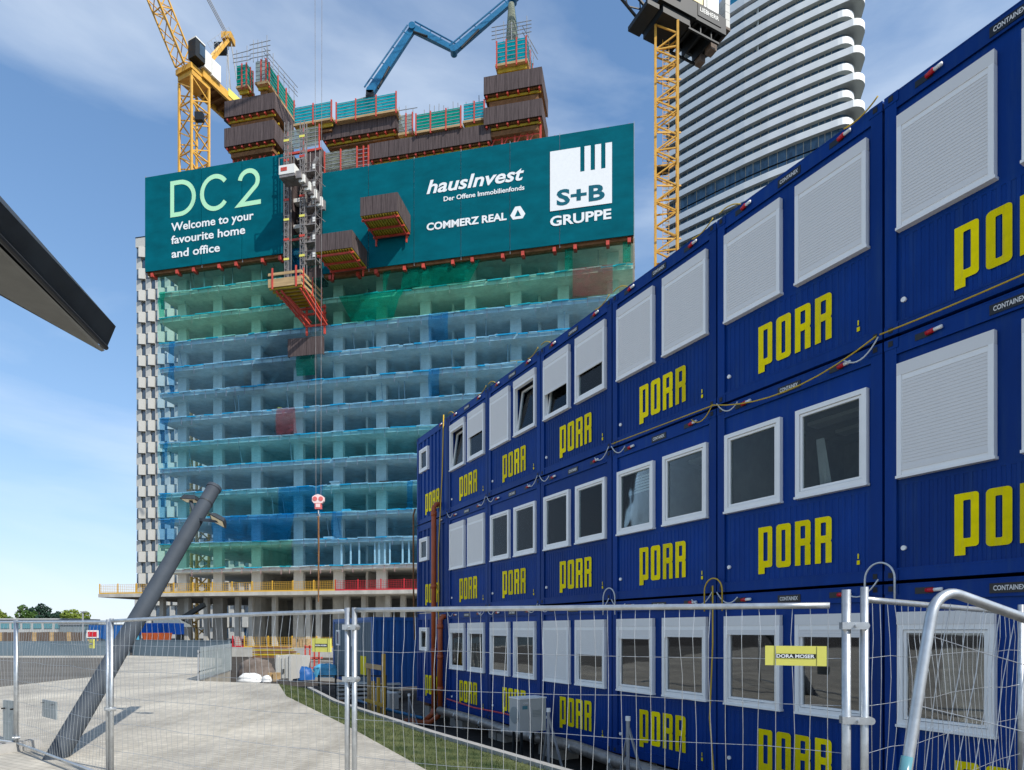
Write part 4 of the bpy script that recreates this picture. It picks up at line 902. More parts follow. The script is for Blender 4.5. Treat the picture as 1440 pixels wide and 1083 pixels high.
m = B(); strip(inner, 0, HT - .38, m); vg.append(m.mesh('glazing', 'tower_glass'))
mm_ = B()
for a, b in zip(inner[:len(ff)], inner[1:len(ff)]):
    n = 3
    for i in range(n):
        p = a.lerp(b, i / n) + Vector((-.05, -.05)); mm_.box(p.x - O_.x - .05, p.y - O_.y - .05, 0, p.x - O_.x + .05, p.y - O_.y + .05, HT - .38)
vm = mm_.mesh('mullion', 'check_grey')
for k in range(1, 51):
    z = EYE + (k - .2) * HT; v = k % 2
    if k == 37:
        link('glazing', vg[0], t, (0, 0, z)); link('mullion', vm, t, (0, 0, z), kind='stuff'); continue
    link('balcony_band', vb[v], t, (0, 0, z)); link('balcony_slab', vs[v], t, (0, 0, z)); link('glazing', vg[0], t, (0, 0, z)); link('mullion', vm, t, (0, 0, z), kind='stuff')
zt_ = EYE + 50.8 * HT
o_ = outline(1.9, .2); m = B(); strip(o_, -.4, 1.6, m); flat(o_, inner, -.39, m); flat(o_, inner, 1.59, m); m.build('roof_parapet', 'tower_white', t).location = (0, 0, zt_ - .3)
rp_ = offset(ff, 1.2)
for i in range(len(rp_) - 1):
    for j in range(2):
        a = rp_[i].lerp(rp_[i + 1], j / 2 + .02); b = rp_[i].lerp(rp_[i + 1], j / 2 + .48); B().bar((a.x - O_.x, a.y - O_.y, zt_ + 2.3), (b.x - O_.x, b.y - O_.y, zt_ + 2.3), .06, 1.9).build('roof_screen', 'rail_glass', t)
bk = [ff[0] + Vector((9, 12)), inner[-1] + Vector((-4, 3))]
m = B(); ring_ = inner + [Vector((86, 170)), Vector((54, 196))]
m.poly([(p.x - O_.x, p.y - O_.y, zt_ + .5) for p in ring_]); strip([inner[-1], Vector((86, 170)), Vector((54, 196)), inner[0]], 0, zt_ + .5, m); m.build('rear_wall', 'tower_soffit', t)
for q in (.50,):      # divider posts
    s = q * (len(ff) - 1); i = int(s); p = offset(ff, .9)[i].lerp(offset(ff, .9)[i + 1], s - i)
    for k in (46, 48, 49): B().box(p.x - O_.x - .1, p.y - O_.y - .9, EYE + (k - .2) * HT + .2, p.x - O_.x + .1, p.y - O_.y + .9, EYE + (k + .8) * HT - .39).build('divider', 'tower_soffit' if q != .52 else 'tower_white', t)

# ------------------------------------------------------------------ chequered tower at the left
QD = 150.0; qx = (191.5 - CX) / F * QD; t = thing('chequered_tower', 'slim residential tower clad in chequered pale boxes and dark windows behind the shell', 'tower', (qx, QD, 0), TR)
cw_, chh = 1.31, 2.6; top = EYE + (HY - 345) / F * QD; nr = int(top / chh); top = nr * chh
B().box(0, .5, 0, 33 * cw_, 20, top).build('body', 'check_grey', t)
B().box(-.1, -.1, top, 33 * cw_, 20, top + 2.2).build('parapet', 'check_white', t); B().box(-.15, -.15, top + 2.2, 33 * cw_, 20, top + 2.4).build('coping', 'crane_dark', t)
P_ = [(.92 * cw_, -.62), (1.93 * cw_, -.12), (1.93 * cw_, .49), (.92 * cw_, .49)]; pbx = B()
for i in range(4): a, b = P_[i], P_[(i + 1) % 4]; pbx.poly([(a[0], a[1], 0), (b[0], b[1], 0), (b[0], b[1], chh - .12), (a[0], a[1], chh - .12)])
pbx.poly([(a[0], a[1], 0) for a in P_[::-1]]); pbx.poly([(a[0], a[1], chh - .12) for a in P_]); me_box = pbx.mesh('bay_box', 'check_white')
me_bw = B().box(.05, .12, .12, .9 * cw_, .49, chh - .15).mesh('bay_window', 'bay_glass')
me_pan = B().box(.0, .05, 0, cw_, .49, chh).mesh('wall_panel', 'check_white'); me_dw = B().box(.06, .3, .1, cw_ - .06, .49, chh - .25).mesh('window', 'check_glass')
def cell(par, c_, r_):
    z = r_ * chh; x = c_ * cw_
    if r_ % 2:
        if c_ % 2 == 0: link('bay_box', me_box, par, (x, 0, z)); link('bay_window', me_bw, par, (x, 0, z))
        else: pass
    else:
        link('wall_panel' if c_ % 2 == 0 else 'window', me_pan if c_ % 2 == 0 else me_dw, par, (x, 0, z))
for r_ in range(4, nr):
    for c_ in range(0, 10): cell(t, c_, r_)
m = B(); mw = B()
for r_ in range(nr):
    for c_ in range(0 if r_ < 4 else 10, 32):
        x, z = c_ * cw_, r_ * chh
        if (r_ + c_) % 2: m.box(x, -.5 if r_ % 2 else .1, z, x + cw_, .49, z + chh - .2)
        else: mw.box(x + .05, .25, z + .1, x + cw_ - .05, .49, z + chh - .2)
m.build('facade_box', 'check_white', t, kind='stuff'); mw.build('facade_glazing', 'check_glass', t, kind='stuff')
# ------------------------------------------------------------------ cranes
def P3(px, py, d): return Vector(((px - CX) / F * d, d, EYE + (HY - py) / F * d))
def lattice(parent, a, b, s, seg, chord, diag, material, upv=(0, 0, 1), tri=False, rails=True, x=None):
    """square (or triangular) lattice beam between a and b, side s"""
    a = Vector(a); b = Vector(b); d = (b - a).normalized(); x = Vector(x).normalized() if x else d.cross(Vector(upv)).normalized(); y = x.cross(d).normalized()
    if tri: cs = [x * s / 2, -x * s / 2, y * s * .9]; cs = [c - y * s * .3 for c in cs]
    else: cs = [x * s / 2 + y * s / 2, -x * s / 2 + y * s / 2, -x * s / 2 - y * s / 2, x * s / 2 - y * s / 2]
    for c in cs: B().bar(a + c, b + c, chord, chord, y).build('chord', material, parent)
    Ln = (b - a).length; n = max(2, round(Ln / seg)); nc = len(cs)
    for f in range(nc):
        m = B(); c0, c1 = cs[f], cs[(f + 1) % nc]
        for i in range(n):
            p = a + d * Ln * i / n; q = a + d * Ln * (i + 1) / n
            if i % 2: m.bar(p + c0, q + c1, diag)
            else: m.bar(p + c1, q + c0, diag)
            if i % 4 == 0: m.bar(p + c0, p + c1, diag * 1.1)
        m.build('lacing', material, parent)
# right-hand crane: yellow mast, dark slewing platform seen from below
c2 = thing('tower_crane', 'yellow lattice tower crane with a dark slewing platform in front of the white tower', 'crane', (17.75, 72, 0), 0)
MT = 70.6; ang = R(-12); xv = Vector((math.cos(ang), math.sin(ang), 0))
lattice(c2, (0, 0, -1), (0, 0, MT), 2.45, 1.42, .26, .135, 'crane_yellow', x=xv)
for z in range(4, 69, 6): B().box(-1.35, -1.35, z, 1.35, -1.25, z + .16).build('splice_ring', 'crane_yellow', c2)
lad = B()
for i in range(172): lad.box(-.34, .2, 1 + i * .4, .34, .25, 1.05 + i * .4)
for x in (-.37, .33): lad.box(x, .2, 0, x + .05, .25, 70)
lad.build('ladder', 'crane_yellow', c2, kind='stuff')
for z in (26, 40, 55): B().box(-1.1, -.2, z, .3, 1.1, z + .08).build('rest_platform', 'crane_dark', c2)
for z in (37.5, 41): B().box(-1.95, -.3, z, -1.5, .15, z + 1.4).build('cable_drum', 'crane_dark', c2)
cj = Vector((.90, .43, 0)).normalized(); cn = Vector((-cj.y, cj.x, 0))
def cb(name, material, l0, l1, w0, w1, z0, z1, par, org=Vector((0, 0, MT))):
    p = [org + cj * l + cn * w_ + Vector((0, 0, z)) for z in (z0, z1) for l, w_ in ((l0, w0), (l1, w0), (l1, w1), (l0, w1))]
    return B().hexa(p).build(name, material, par)
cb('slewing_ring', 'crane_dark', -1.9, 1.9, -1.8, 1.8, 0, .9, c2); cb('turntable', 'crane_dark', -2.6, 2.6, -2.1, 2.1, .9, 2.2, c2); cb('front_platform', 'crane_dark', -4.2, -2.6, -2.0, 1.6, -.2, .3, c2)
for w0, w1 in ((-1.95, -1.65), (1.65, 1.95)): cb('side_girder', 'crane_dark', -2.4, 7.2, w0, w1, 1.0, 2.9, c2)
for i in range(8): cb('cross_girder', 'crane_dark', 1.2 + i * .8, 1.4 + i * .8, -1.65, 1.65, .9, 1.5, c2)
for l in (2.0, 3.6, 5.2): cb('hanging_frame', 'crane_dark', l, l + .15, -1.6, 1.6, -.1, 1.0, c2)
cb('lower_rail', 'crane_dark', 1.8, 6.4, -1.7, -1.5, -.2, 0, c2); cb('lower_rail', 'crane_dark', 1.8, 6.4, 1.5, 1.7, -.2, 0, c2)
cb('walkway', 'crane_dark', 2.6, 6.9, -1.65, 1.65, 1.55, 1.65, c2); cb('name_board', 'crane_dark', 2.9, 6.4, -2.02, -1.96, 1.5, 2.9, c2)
tm = text_mesh('LIEBHERR', 'crane_white', 2.8, .5, bold=.01); o = link('lettering', tm, c2, Vector((0, 0, MT)) + cj * 3.2 + cn * -2.04 + Vector((0, 0, 2.05)), math.atan2(cj.y, cj.x))
cb('ballast_block', 'sandstone', 5.6, 6.5, -1.2, -.2, -.5, .5, c2); cb('ballast_block', 'sandstone', 5.4, 6.2, .4, 1.3, -.7, .2, c2)
for j in range(3):
    for i in range(4): cb('counterweight', 'check_white', 7.25, 7.95, -1.8 + j * 1.2, -.63 + j * 1.2, 2.2 + i * .9, 3.06 + i * .9, c2)
cb('counterweight_frame', 'sandstone', 7.2, 8.0, -1.85, 1.85, 1.9, 2.19, c2)
cb('winch_house', 'crane_cream', .8, 3.8, -1.8, .8, 3.2, 6.6, c2); cb('winch_cover', 'crane_white', 4.5, 6.2, -1.8, .6, 3.0, 4.9, c2); cb('cab', 'crane_cream', -1.2, .6, -3.0, -1.2, 2.6, 5.4, c2); cb('cab_window', 'check_glass', -1.22, -.2, -3.05, -3.01, 3.2, 5.0, c2); cb('switch_cabinet', 'crane_white', 4.0, 4.35, -1.8, -.6, 3.0, 6.8, c2)
top = Vector((0, 0, MT))
af = top + cj * 5.2 + Vector((0, 0, 13))
for s in (-1.2, 1.2): B().bar(top + cn * s + Vector((0, 0, 2.5)), af + cn * s * .3, .3).build('a_frame', 'crane_yellow', c2); B().tube([top + cj * 6.6 + cn * s + Vector((0, 0, 3)), af + cn * s * .3], .12, 6).build('back_stay', 'pipe_grey', c2)
jd = (-cj * 38.65 + Vector((0, 0, 22))).normalized()
jr = top + cj * -2.2 + Vector((0, 0, 1.8)); jt = jr + jd * 44.5
lattice(c2, jr, jt, 2.1, 2.2, .22, .12, 'crane_dark', tri=False)
for s in (-.3, .3): B().tube([jr + jd * 42 + cn * s, af + cn * s], .04, 5).build('luffing_rope', 'black', c2)
# left-hand crane, standing behind the shell
cd = 97.0; cbp = Vector(((273 - CX) / F * cd, cd, 0)); c1 = thing('tower_crane', 'yellow luffing crane with a white machine house rising behind the DC 2 banner', 'crane', cbp, 0)
ztop = EYE + (HY - 122) / F * cd; xv = Vector((math.cos(R(-28)), math.sin(R(-28)), 0))
lattice(c1, (0, 0, -1), (0, 0, ztop), 2.95, 1.9, .30, .15, 'crane_yellow', x=xv)
for z in (70, 62, 54): B().box(-1.4, -1.2, z, 1.4, 1.2, z + .1).build('rest_platform', 'crane_yellow', c1)
B().box(1.0, -1.9, ztop - 6.6, 2.2, -1.2, ztop - 5.4).build('cable_drum', 'crane_dark', c1)
cj = Vector((.42, .91, 0)).normalized(); cn = Vector((-cj.y, cj.x, 0)); org = Vector((0, 0, ztop))
def cq(name, material, l0, l1, w0, w1, z0, z1): return cb(name, material, l0, l1, w0, w1, z0, z1, c1, org)
cq('slewing_ring', 'crane_yellow', -1.6, 1.6, -1.6, 1.6, .1, .9); cq('turntable', 'crane_yellow', -1.9, 2.0, -1.7, 1.7, .9, 1.7)
for w0, w1 in ((-2.0, -1.6), (1.6, 2.0)): cq('side_girder', 'crane_yellow', 0, 9.5, w0, w1, .9, 2.2)
for i in range(8): cq('cross_girder', 'brownwood', 1.2 + i * 1.4, 1.5 + i * 1.4, -1.6, 1.6, 1.0, 1.6)
cq('platform_plate', 'brownwood', 2.6, 9, -1.6, 1.6, 1.65, 1.75)
cq('counterweight', 'crane_dark', 6.8, 9.4, -1.5, 1.5, .2, 1.6)
cq('stripe_board', 'sign_yellow', 4.6, 8.6, -2.1, -2.01, 1.5, 2.7)
cq('machine_house', 'crane_white', -.1, 1.2, -2.4, -.4, 2.2, 4.9); cq('machine_house', 'crane_white', 1.3, 2.9, -2.4, -.4, 2.0, 4.6); cq('cab', 'crane_dark', -1.9, -.2, -2.7, -1.1, 2.3, 5.0); cq('cab_window', 'check_glass', -1.2, -.3, -2.76, -2.71, 3.0, 4.7); cq('roof_plate', 'crane_white', -1.9, -.2, -2.75, -1.05, 5.01, 5.2)
af = P3(321, 55, cd + 4.5) - cbp
for s in (-1.3, .9): B().bar(org + cj * 1.5 + cn * s + Vector((0, 0, 4.2)), af + cn * s * .3, .42).build('a_frame', 'crane_yellow', c1)
for i in range(1, 6): q = i / 6; B().bar((org + cj * 1.5 - cn * 1.3 + Vector((0, 0, 4.2))).lerp(af - cn * .39, q), (org + cj * 1.5 + cn * .9 + Vector((0, 0, 4.2))).lerp(af + cn * .27, q), .16).build('a_frame_rung', 'crane_yellow', c1)
B().box(-.8, -.8, -.5, .8, .8, .5).build('sheave_head', 'crane_yellow', c1).location = af
cq('sheave_box', 'brownwood', 4.2, 5.6, -1.5, -.3, 12.2, 13.4) if False else None
B().box(-1, -.7, -1.2, .6, .7, -.2).build('rope_pulley', 'crane_dark', c1).location = af + Vector((-1.1, .2, -.7))
for s in (-.5, .5):
    B().tube([af + cn * s, org + cj * 8.2 + cn * s * 2 + Vector((0, 0, 1.8))], .09, 6).build('back_stay', 'pipe_grey', c1)
for s in (-.1, .6): B().tube([af + cn * s * .3 + Vector((0, 0, .4)), org + cj * 6.5 + cn * s + Vector((0, 0, 2))], .05, 5).build('stay_rope', 'pipe_grey', c1)
jr = org + cj * -1.6 + Vector((0, 0, 2.0)); jd = (P3(221, -3, 91.8) - cbp - jr).normalized(); jt = jr + jd * 46
lattice(c1, jr, jt, 2.0, 1.6, .2, .11, 'crane_yellow')
for s in (-.25, 0, .25): B().tube([af + cn * s + Vector((0, 0, .3)), jt + cn * s], .07, 5).build('luffing_rope', 'pipe_grey', c1)
rail = B()
for i in range(7): p = (org + cj * 1.5 - cn * 2.2 + Vector((0, 0, 5.8))).lerp(af - cn * 1.2, i / 6); rail.bar(p, p + Vector((-.8, 0, 1.4)), .05)
for h in (.7, 1.4): rail.bar(org + cj * 1.5 - cn * 2.2 + Vector((-.4 * h / .7, 0, 5.8 + h)), af - cn * 1.2 + Vector((-.4 * h / .7, 0, h)), .05)
rail.build('ladder_rail', 'pipe_grey', c1)
# hook block on its two ropes
hp = P3(447.8, 716, 55.3); t = thing('hook_block', 'pale red crane hook block hanging on two thin ropes before the shell', 'hook', hp); t.scale = (1.18, 1.18, 1.18)
B().hexa([(-.24, -.12, 0), (.24, -.12, 0), (.24, .12, 0), (-.24, .12, 0), (-.24, -.12, .42), (.24, -.12, .42), (.24, .12, .42), (-.24, .12, .42)]).build('lower_plate', 'pink', t)
pts = [(-.30, .42), (.30, .42), (.44, .58), (.44, .88), (.25, 1.02), (0, 1.1), (-.25, 1.02), (-.44, .88), (-.44, .58)]
m = B(); m.poly([(x, -.13, z) for x, z in pts]); m.poly([(x, .13, z) for x, z in pts[::-1]])
for i in range(len(pts)): a, b = pts[i], pts[(i + 1) % len(pts)]; m.poly([(a[0], -.13, a[1]), (a[0], .13, a[1]), (b[0], .13, b[1]), (b[0], -.13, b[1])])
m.build('cheek_plate', 'pink_w', t); B().box(-.16, -.14, .12, .16, -.125, .38).build('name_plate', 'pink_w', t)
for x in (-.22, .22): B().tube([(x, -.16, .75), (x, .16, .75)], .17, 14).build('sheave', 'pink', t)
B().tube([(0, 0, 0), (0, 0, -.35), (.12, 0, -.5), (0, 0, -.64), (-.12, 0, -.55)], .05, 8).build('hook', 'pipe_grey', t, True)
o = B().tube([hp + Vector((0, 0, -.6)), hp + Vector((.02, 0, -3.1)), hp + Vector((0, 0, -8.2))], [.08, .08, .06], 6).build('hanging_chain', 'brownwood', label='brown chain sling hanging straight down below the hook block', cat='chain')
t = thing('hoist_rope', 'two thin parallel hoist ropes running from the hook up out of the photo', 'rope', hp)
for s in (-.22, .22): B().tube([(s, 0, 1.1), (s * 1.7, 0, 82)], .02, 5).build('rope', 'hoist_steel', t)
# ------------------------------------------------------------------ concrete pump boom
t = thing('concrete_pump_boom', 'blue articulated concrete placing boom folded above the tower top', 'pump', P3(521, 133, 76))
o0 = P3(521, 133, 76)
def seg(a, b, r0, r1, da=76, db=76):
    pa, pb = P3(*a, da) - o0, P3(*b, db) - o0; d = (pb - pa).normalized(); nrm = d.cross(Vector((0, 1, 0))).normalized()
    if nrm.z < 0: nrm = -nrm
    y = Vector((0, 1, 0)); B().hexa([pa - nrm * r0 - y * .3, pb - nrm * r1 - y * .22, pb - nrm * r1 + y * .22, pa - nrm * r0 + y * .3, pa + nrm * r0 - y * .3, pb + nrm * r1 - y * .22, pb + nrm * r1 + y * .22, pa + nrm * r0 + y * .3]).build('boom_section', 'pump_blue', t)
    off = nrm * (r0 + .35); B().tube([pa + off - y * .2, pb + nrm * (r1 + .3) - y * .2], .09, 7).build('concrete_pipe', 'pump_blue', t)
    for q in (.15, .4, .65, .9): p = pa.lerp(pb, q); B().bar(p - y * .2, p + off - y * .2, .09).build('pipe_clamp', 'pump_blue', t)
    B().tube([pa.lerp(pb, .08) - nrm * (r0 + .2) - y * .3, pa.lerp(pb, .4) - nrm * (r0 * .8) - y * .3], .13, 8).build('ram', 'crane_dark', t)
    B().tube([pa - y * .45, pa + y * .45], .42, 14).build('joint_pin', 'pump_blue', t)
seg((521, 130), (580, 42), .48, .38); seg((580, 40), (638, 70), .36, .3); seg((638, 72), (722, 0), .33, .27); seg((722, 0), (750, -25), .26, .2)
B().box(-.45, -.45, -1.3, .45, .45, .2).build('turret', 'crane_dark', t)
pa = P3(721, 2, 76) - o0; B().bar(pa, P3(726, 40, 76) - o0, .3).build('boom_section', 'pump_blue', t)
t = thing('pump_base', 'pale green box cover at the foot of the blue boom', 'cover', P3(518, 158, 76.5)); 
B().hexa([(-1.5, -.5, -.6), (1.3, -.5, -.6), (1.3, .7, -.6), (-1.5, .7, -.6), (-1.5, -.5, 1.1), (.5, -.5, 1.7), (.5, .7, 1.7), (-1.5, .7, 1.1)]).build('cover', 'screen_grey', t); B().box(-.3, -.2, 1.5, .3, .2, 2.1).build('collar', 'crane_white', t)
t = thing('delivery_hose', 'grey netted hose hanging from the boom tip into the rooftop cage', 'hose', P3(719, 105, 73))
m = B(); a = P3(719, 105, 73); q1 = P3(719, 6, 73) - a
m.tube([(0, 0, 0), q1 * .5 + Vector((.1, 0, 0)), q1], [.62, .72, .35], 12); m.build('netted_column', 'screen_grey', t, True)
for i in range(6): an = i * 1.047; B().tube([(.5 * math.cos(an), .5 * math.sin(an), 0), q1 * .5 + Vector((.1 + .6 * math.cos(an), .6 * math.sin(an), 0)), q1 + Vector((.25 * math.cos(an), .25 * math.sin(an), 0))], .04, 5).build('hanger', 'pipe_grey', t)
B().tube([(0, 0, -2), q1], .14, 8).build('hose', 'pipe_grey', t)

# ------------------------------------------------------------------ leaning lamp pole
a = Vector((-6.46, 8.85, -.02)); b = Vector(((300 - CX) / F * 11.5, 11.5, EYE + (HY - 688) / F * 11.5)); d = (b - a).normalized()
t = thing('lamp_pole', 'thick slate grey pole leaning right with two floodlights near its top', 'lamp pole', a)
m = B(); n = 28; Ln = (b - a).length; x = Vector((d.z, 0, -d.x)).normalized(); y = d.cross(x).normalized(); r = .142
for k in range(2):
    for j in range(n):
        an = 2 * math.pi * j / n; off = x * r * math.cos(an) + y * r * math.sin(an)
        if k == 0: p = off - d * (off.z / d.z)       # cut level with the paving
        else: p = d * Ln + off * .84
        m.v.append(tuple(p))
for j in range(n): m.f.append((j, (j + 1) % n, n + (j + 1) % n, n + j))
m.build('shaft', 'pole', t, True); B().tube([d * Ln, d * (Ln + .06)], r * .84 + .01, 28).build('cap', 'pole', t); B().tube([d * (Ln - .35), d * (Ln - .33)], r * .855 + .005, 28).build('seam', 'roof_dark', t)
def flood(px, py, dd, s, tilt):
    p = P3(px, py, dd) - a; arm = d * (Ln * .86)
    B().bar(arm, p, .05).build('bracket', 'pole', t)
    f = link('floodlight', None, t, p); f.rotation_euler = tilt; f.scale = (.78, .78, .78)
    B().hexa([(-.19, -.15, 0), (.19, -.15, 0), (.19, .15, 0), (-.19, .15, 0), (-.11, -.1, .11), (.13, -.1, .11), (.13, .1, .11), (-.11, .1, .11)]).build('housing', 'roof_dark', f)
    B().box(-.15, -.11, -.012, .15, .11, -.001).build('lens', 'lampglass', f)
flood(306, 733, 10.9, 1, (R(-28), R(28), 0)); flood(268, 704, 11.4, 1, (R(-6), R(3), 0))
# ------------------------------------------------------------------ canopy tip
def Q(px, py, z): dd = (z - EYE) * F / (HY - py); return Vector(((px - CX) / F * dd, dd, z))
t = thing('canopy_roof', 'dark sharp tip of a metal canopy roof entering from the left', 'roof', Q(147, 486, 3.4))
o0 = Q(147, 486, 3.4)
def ext(p, q, l): return q + (q - p).normalized() * l
gA, gB = Q(0, 325, 3.4), Q(149, 484, 3.4); lA, lB = Q(0, 404, 3.435), Q(143, 486, 3.435); uA, uB = Q(0, 275, 3.65), Q(163, 459, 3.495)
gA, lA, uA = ext(gB, gA, 3.0), ext(lB, lA, 3.0), ext(uB, uA, 3.0)
e2 = Q(151, 487.5, 3.4); 
inn = Vector((-.6, .2, 0))
m = B(); m.hexa([p - o0 for p in (gA, e2, lB + Vector((0, .02, .0)), lA, uA, uB, lB + Vector((0, .02, .16)), lA + Vector((0, 0, .4)))]); m.build('fascia', 'roof_dark', t)
gi = (gA.lerp(lA, .10), gB.lerp(lB, .3)); 
m = B(); top_ = Vector((0, 0, -.03)); m.poly([p - o0 + Vector((0, 0, -.035)) for p in (gA.lerp(lA, .07), gB.lerp(lB, .25), lB, lA)]); m.build('soffit', 'soffit_mesh', t)
B().tube([lA - o0 + Vector((0, 0, -.04)), lB - o0 + Vector((0, 0, -.02))], .014, 8).build('edge_trim', 'roof_dark', t)
B().tube([gA - o0 + Vector((0, 0, -.05)), gB - o0 + Vector((0, 0, -.02))], .014, 8).build('gutter_bead', 'black', t)

# ------------------------------------------------------------------ mesh fence
fg = 'temporary mesh fence panels'
def fence_panel(label, p, q, zb=.12, zt=1.98, rot=None, posts=(1, 1), railcut=(0, 0), seed=0, ztq=None, posttop=.03, sag_=0.0, bend=.004):
    p = Vector((*p, 0)); q = Vector((*q, 0)); t = thing('mesh_fence', label, 'fence', p, math.atan2(q.y - p.y, q.x - p.x), fg); W = (q - p).length; g_ = random.Random(seed); ztq = ztq or zt
    if posts[0]: B().tube([(0, 0, .02), (0, 0, zt + posttop)], .0225, 12).build('post', 'steel', t, True)
    if posts[1]: B().tube([(W, 0, .02), (W, 0, ztq + posttop)], .0225, 12).build('post', 'steel', t, True)
    zr = lambda x: zt + (ztq - zt) * x / W - sag_ * 4 * (x / W) * (1 - x / W)
    n = 12; B().tube([(railcut[0] + (W - railcut[0] - railcut[1]) * i / n, 0, zr(railcut[0] + (W - railcut[0] - railcut[1]) * i / n)) for i in range(n + 1)], .0195, 12).build('top_rail', 'steel', t, True)
    B().tube([(.02, 0, zb), (W - .02, 0, zb)], .017, 10).build('bottom_rail', 'steel', t, True)
    k = int(W / .098); mv = B()
    ph = g_.uniform(0, 6)
    for i in range(1, k):
        x = W * i / k; w1 = g_.gauss(0, bend) + .5 * bend * math.sin(i * .5 + ph); w2 = g_.gauss(0, bend); ins = min(1, min(x, W - x) / .4)
        hs = [zb, .45, .8, 1.15, 1.5, 1.75, zr(x)]
        mv.tube([(x + (0 if j in (0, 6) else w1 * math.sin(j * .9) + w2 * math.cos(j * 1.3 + i)), ins * .03 * math.sin(j + i * .2) if 0 < j < 6 else 0, h) for j, h in enumerate(hs)], .0019, 4, False)
    mv.build('vertical_wires', 'steel', t, kind='stuff')
    mh = B()
    for h in (.42, .74, 1.05, 1.34, 1.63):
        mh.tube([(W * j / 8, (.012 + .02 * math.sin(j * .8 + h * 3)) if 0 < j < 8 else 0, h + (g_.uniform(-.012, .012) if 0 < j < 8 else 0)) for j in range(9)], .0019, 4, False)
    mh.build('horizontal_wires', 'steel', t, kind='stuff'); return t
p0, p1, p2, p3 = (-7.46, 9.4), (-4.66, 7.22), (-1.40, 5.32), (2.04, 3.82)
pm1 = (-10.6, 10.9)
def shift(a, b, l): v = (Vector(b) - Vector(a)).normalized() * l; return (a[0] + v.x, a[1] + v.y)
fence_panel('mesh fence panel at the far left edge, cut by the frame', pm1, p0, seed=1, zt=1.93)
fence_panel('mesh fence panel crossing in front of the leaning pole', shift(p0, p1, .07), p1, seed=2, zt=1.93, ztq=1.90)
fence_panel('mesh fence panel before the pale plaza, right of the leaning pole', shift(p1, p2, .075), p2, seed=3, zt=1.91, ztq=1.965, sag_=-.01)
fence_panel('sagging mesh fence panel with the long yellow sign, in front of the container row', shift(p2, p3, .075), p3, seed=4, zt=1.975, ztq=1.955, posttop=.02, railcut=(0, .09), posts=(1, 0), sag_=-.0, bend=.007)
o = thing('steel_pole', 'upright galvanised post left of the double post, near the right edge', 'post', (p3[0] + .0, p3[1], 0), 0, 'double fence posts right'); B().tube([(0, 0, 0), (0, 0, 2.05)], .026, 14).build('tube', 'steel', o, True)
p4 = (p3[0] + .10, p3[1] - .02); p5 = (p4[0] + 2.25, p4[1] + 1.6)
fence_panel('mesh fence panel behind the bent panel at the right edge', p4, p5, seed=5, zt=1.99, ztq=1.95, posttop=.075, bend=.014)
# bent, leaning panel
a = Vector((1.775, 2.62, 1.985)); ex = Vector((.90, .28, -.235)).normalized(); ez = Vector((.185, .08, .97)); ez = (ez - ex * ez.dot(ex)).normalized(); ey = ez.cross(ex)
t = thing('bent_fence', 'leaning fence panel of thick bent tube with a rounded corner, nearest at right', 'fence', (a.x - ez.x / ez.z * a.z, a.y - ez.y / ez.z * a.z, 0), 0, fg); oo = t.location.copy()
def lp(x, z): return a + ex * x + ez * z - oo
rc = .13; corner = [lp(rc - rc * math.cos(R(90 * i / 8)), -rc + rc * math.sin(R(90 * i / 8))) for i in range(9)]
B().tube([lp(0, -1.98), lp(0, -1.4), lp(.008, -.8), lp(0, -.35)] + corner + [lp(.5, .0), lp(1.4, -.01), lp(2.6, 0)], .0215, 14).build('tube_frame', 'steel', t, True)
mv = B(); g_ = random.Random(9)
for i in range(1, 27):
    x = i * .096; e = g_.gauss(0, .012); top_z = 0 if x > .13 else -.05; mv.tube([lp(x, top_z), lp(x + e, -.3), lp(x - e + g_.gauss(0, .01), -.8), lp(x + e, -1.3), lp(x, -1.85)], .0019, 4, False)
mv.build('vertical_wires', 'steel', t, kind='stuff'); mh = B()
for h in (-.2, -.5, -.82, -1.14, -1.5, -1.83): mh.tube([lp(2.5 * j / 8, h + g_.uniform(-.01, .01)) for j in range(9)], .0019, 4, False)
mh.build('horizontal_wires', 'steel', t, kind='stuff'); B().tube([lp(.0, -.72), lp(.0, -.95)], .0225, 14).build('paint_band', 'bldg_glass', t, True)
# couplers and tie wire
def clamp(label, p, z, w_=.1, rz=0, r=.03):
    t = thing('pipe_coupler', label, 'coupler', (p[0], p[1], z), rz, 'fence couplers'); B().box(-.03, -.032, -.022, w_, -.005, .022).build('strap', 'steel', t); B().box(-.03, .01, -.022, w_, .034, .022).build('strap', 'steel', t)
    B().tube([(w_ * .45, -.05, 0), (w_ * .45, .05, 0)], .009, 8).build('bolt', 'steel', t); B().tube([(w_, -.03, 0), (w_, .035, 0)], .024, 10).build('end_cap', 'steel', t)
dz = lambda a, b: math.atan2(b[1] - a[1], b[0] - a[0])
clamp('coupler joining the double post left of the container row', p2, 1.39, .085, dz(p2, p3)); clamp('small upper coupler on the double post left of the container row', p2, 1.83, .085, dz(p2, p3)); clamp('big coupler joining the tall double post at the right', p3, 1.255, .13, dz(p3, p4)); clamp('upper coupler near the head of the tall double post', p3, 1.83, .1, dz(p3, p4)); clamp('coupler low on the post by the concrete feet at the left', p0, .2, .08, dz(p0, p1))
clamp('coupler on the double post in front of the leaning pole', p1, .9, .085, dz(p1, p2))
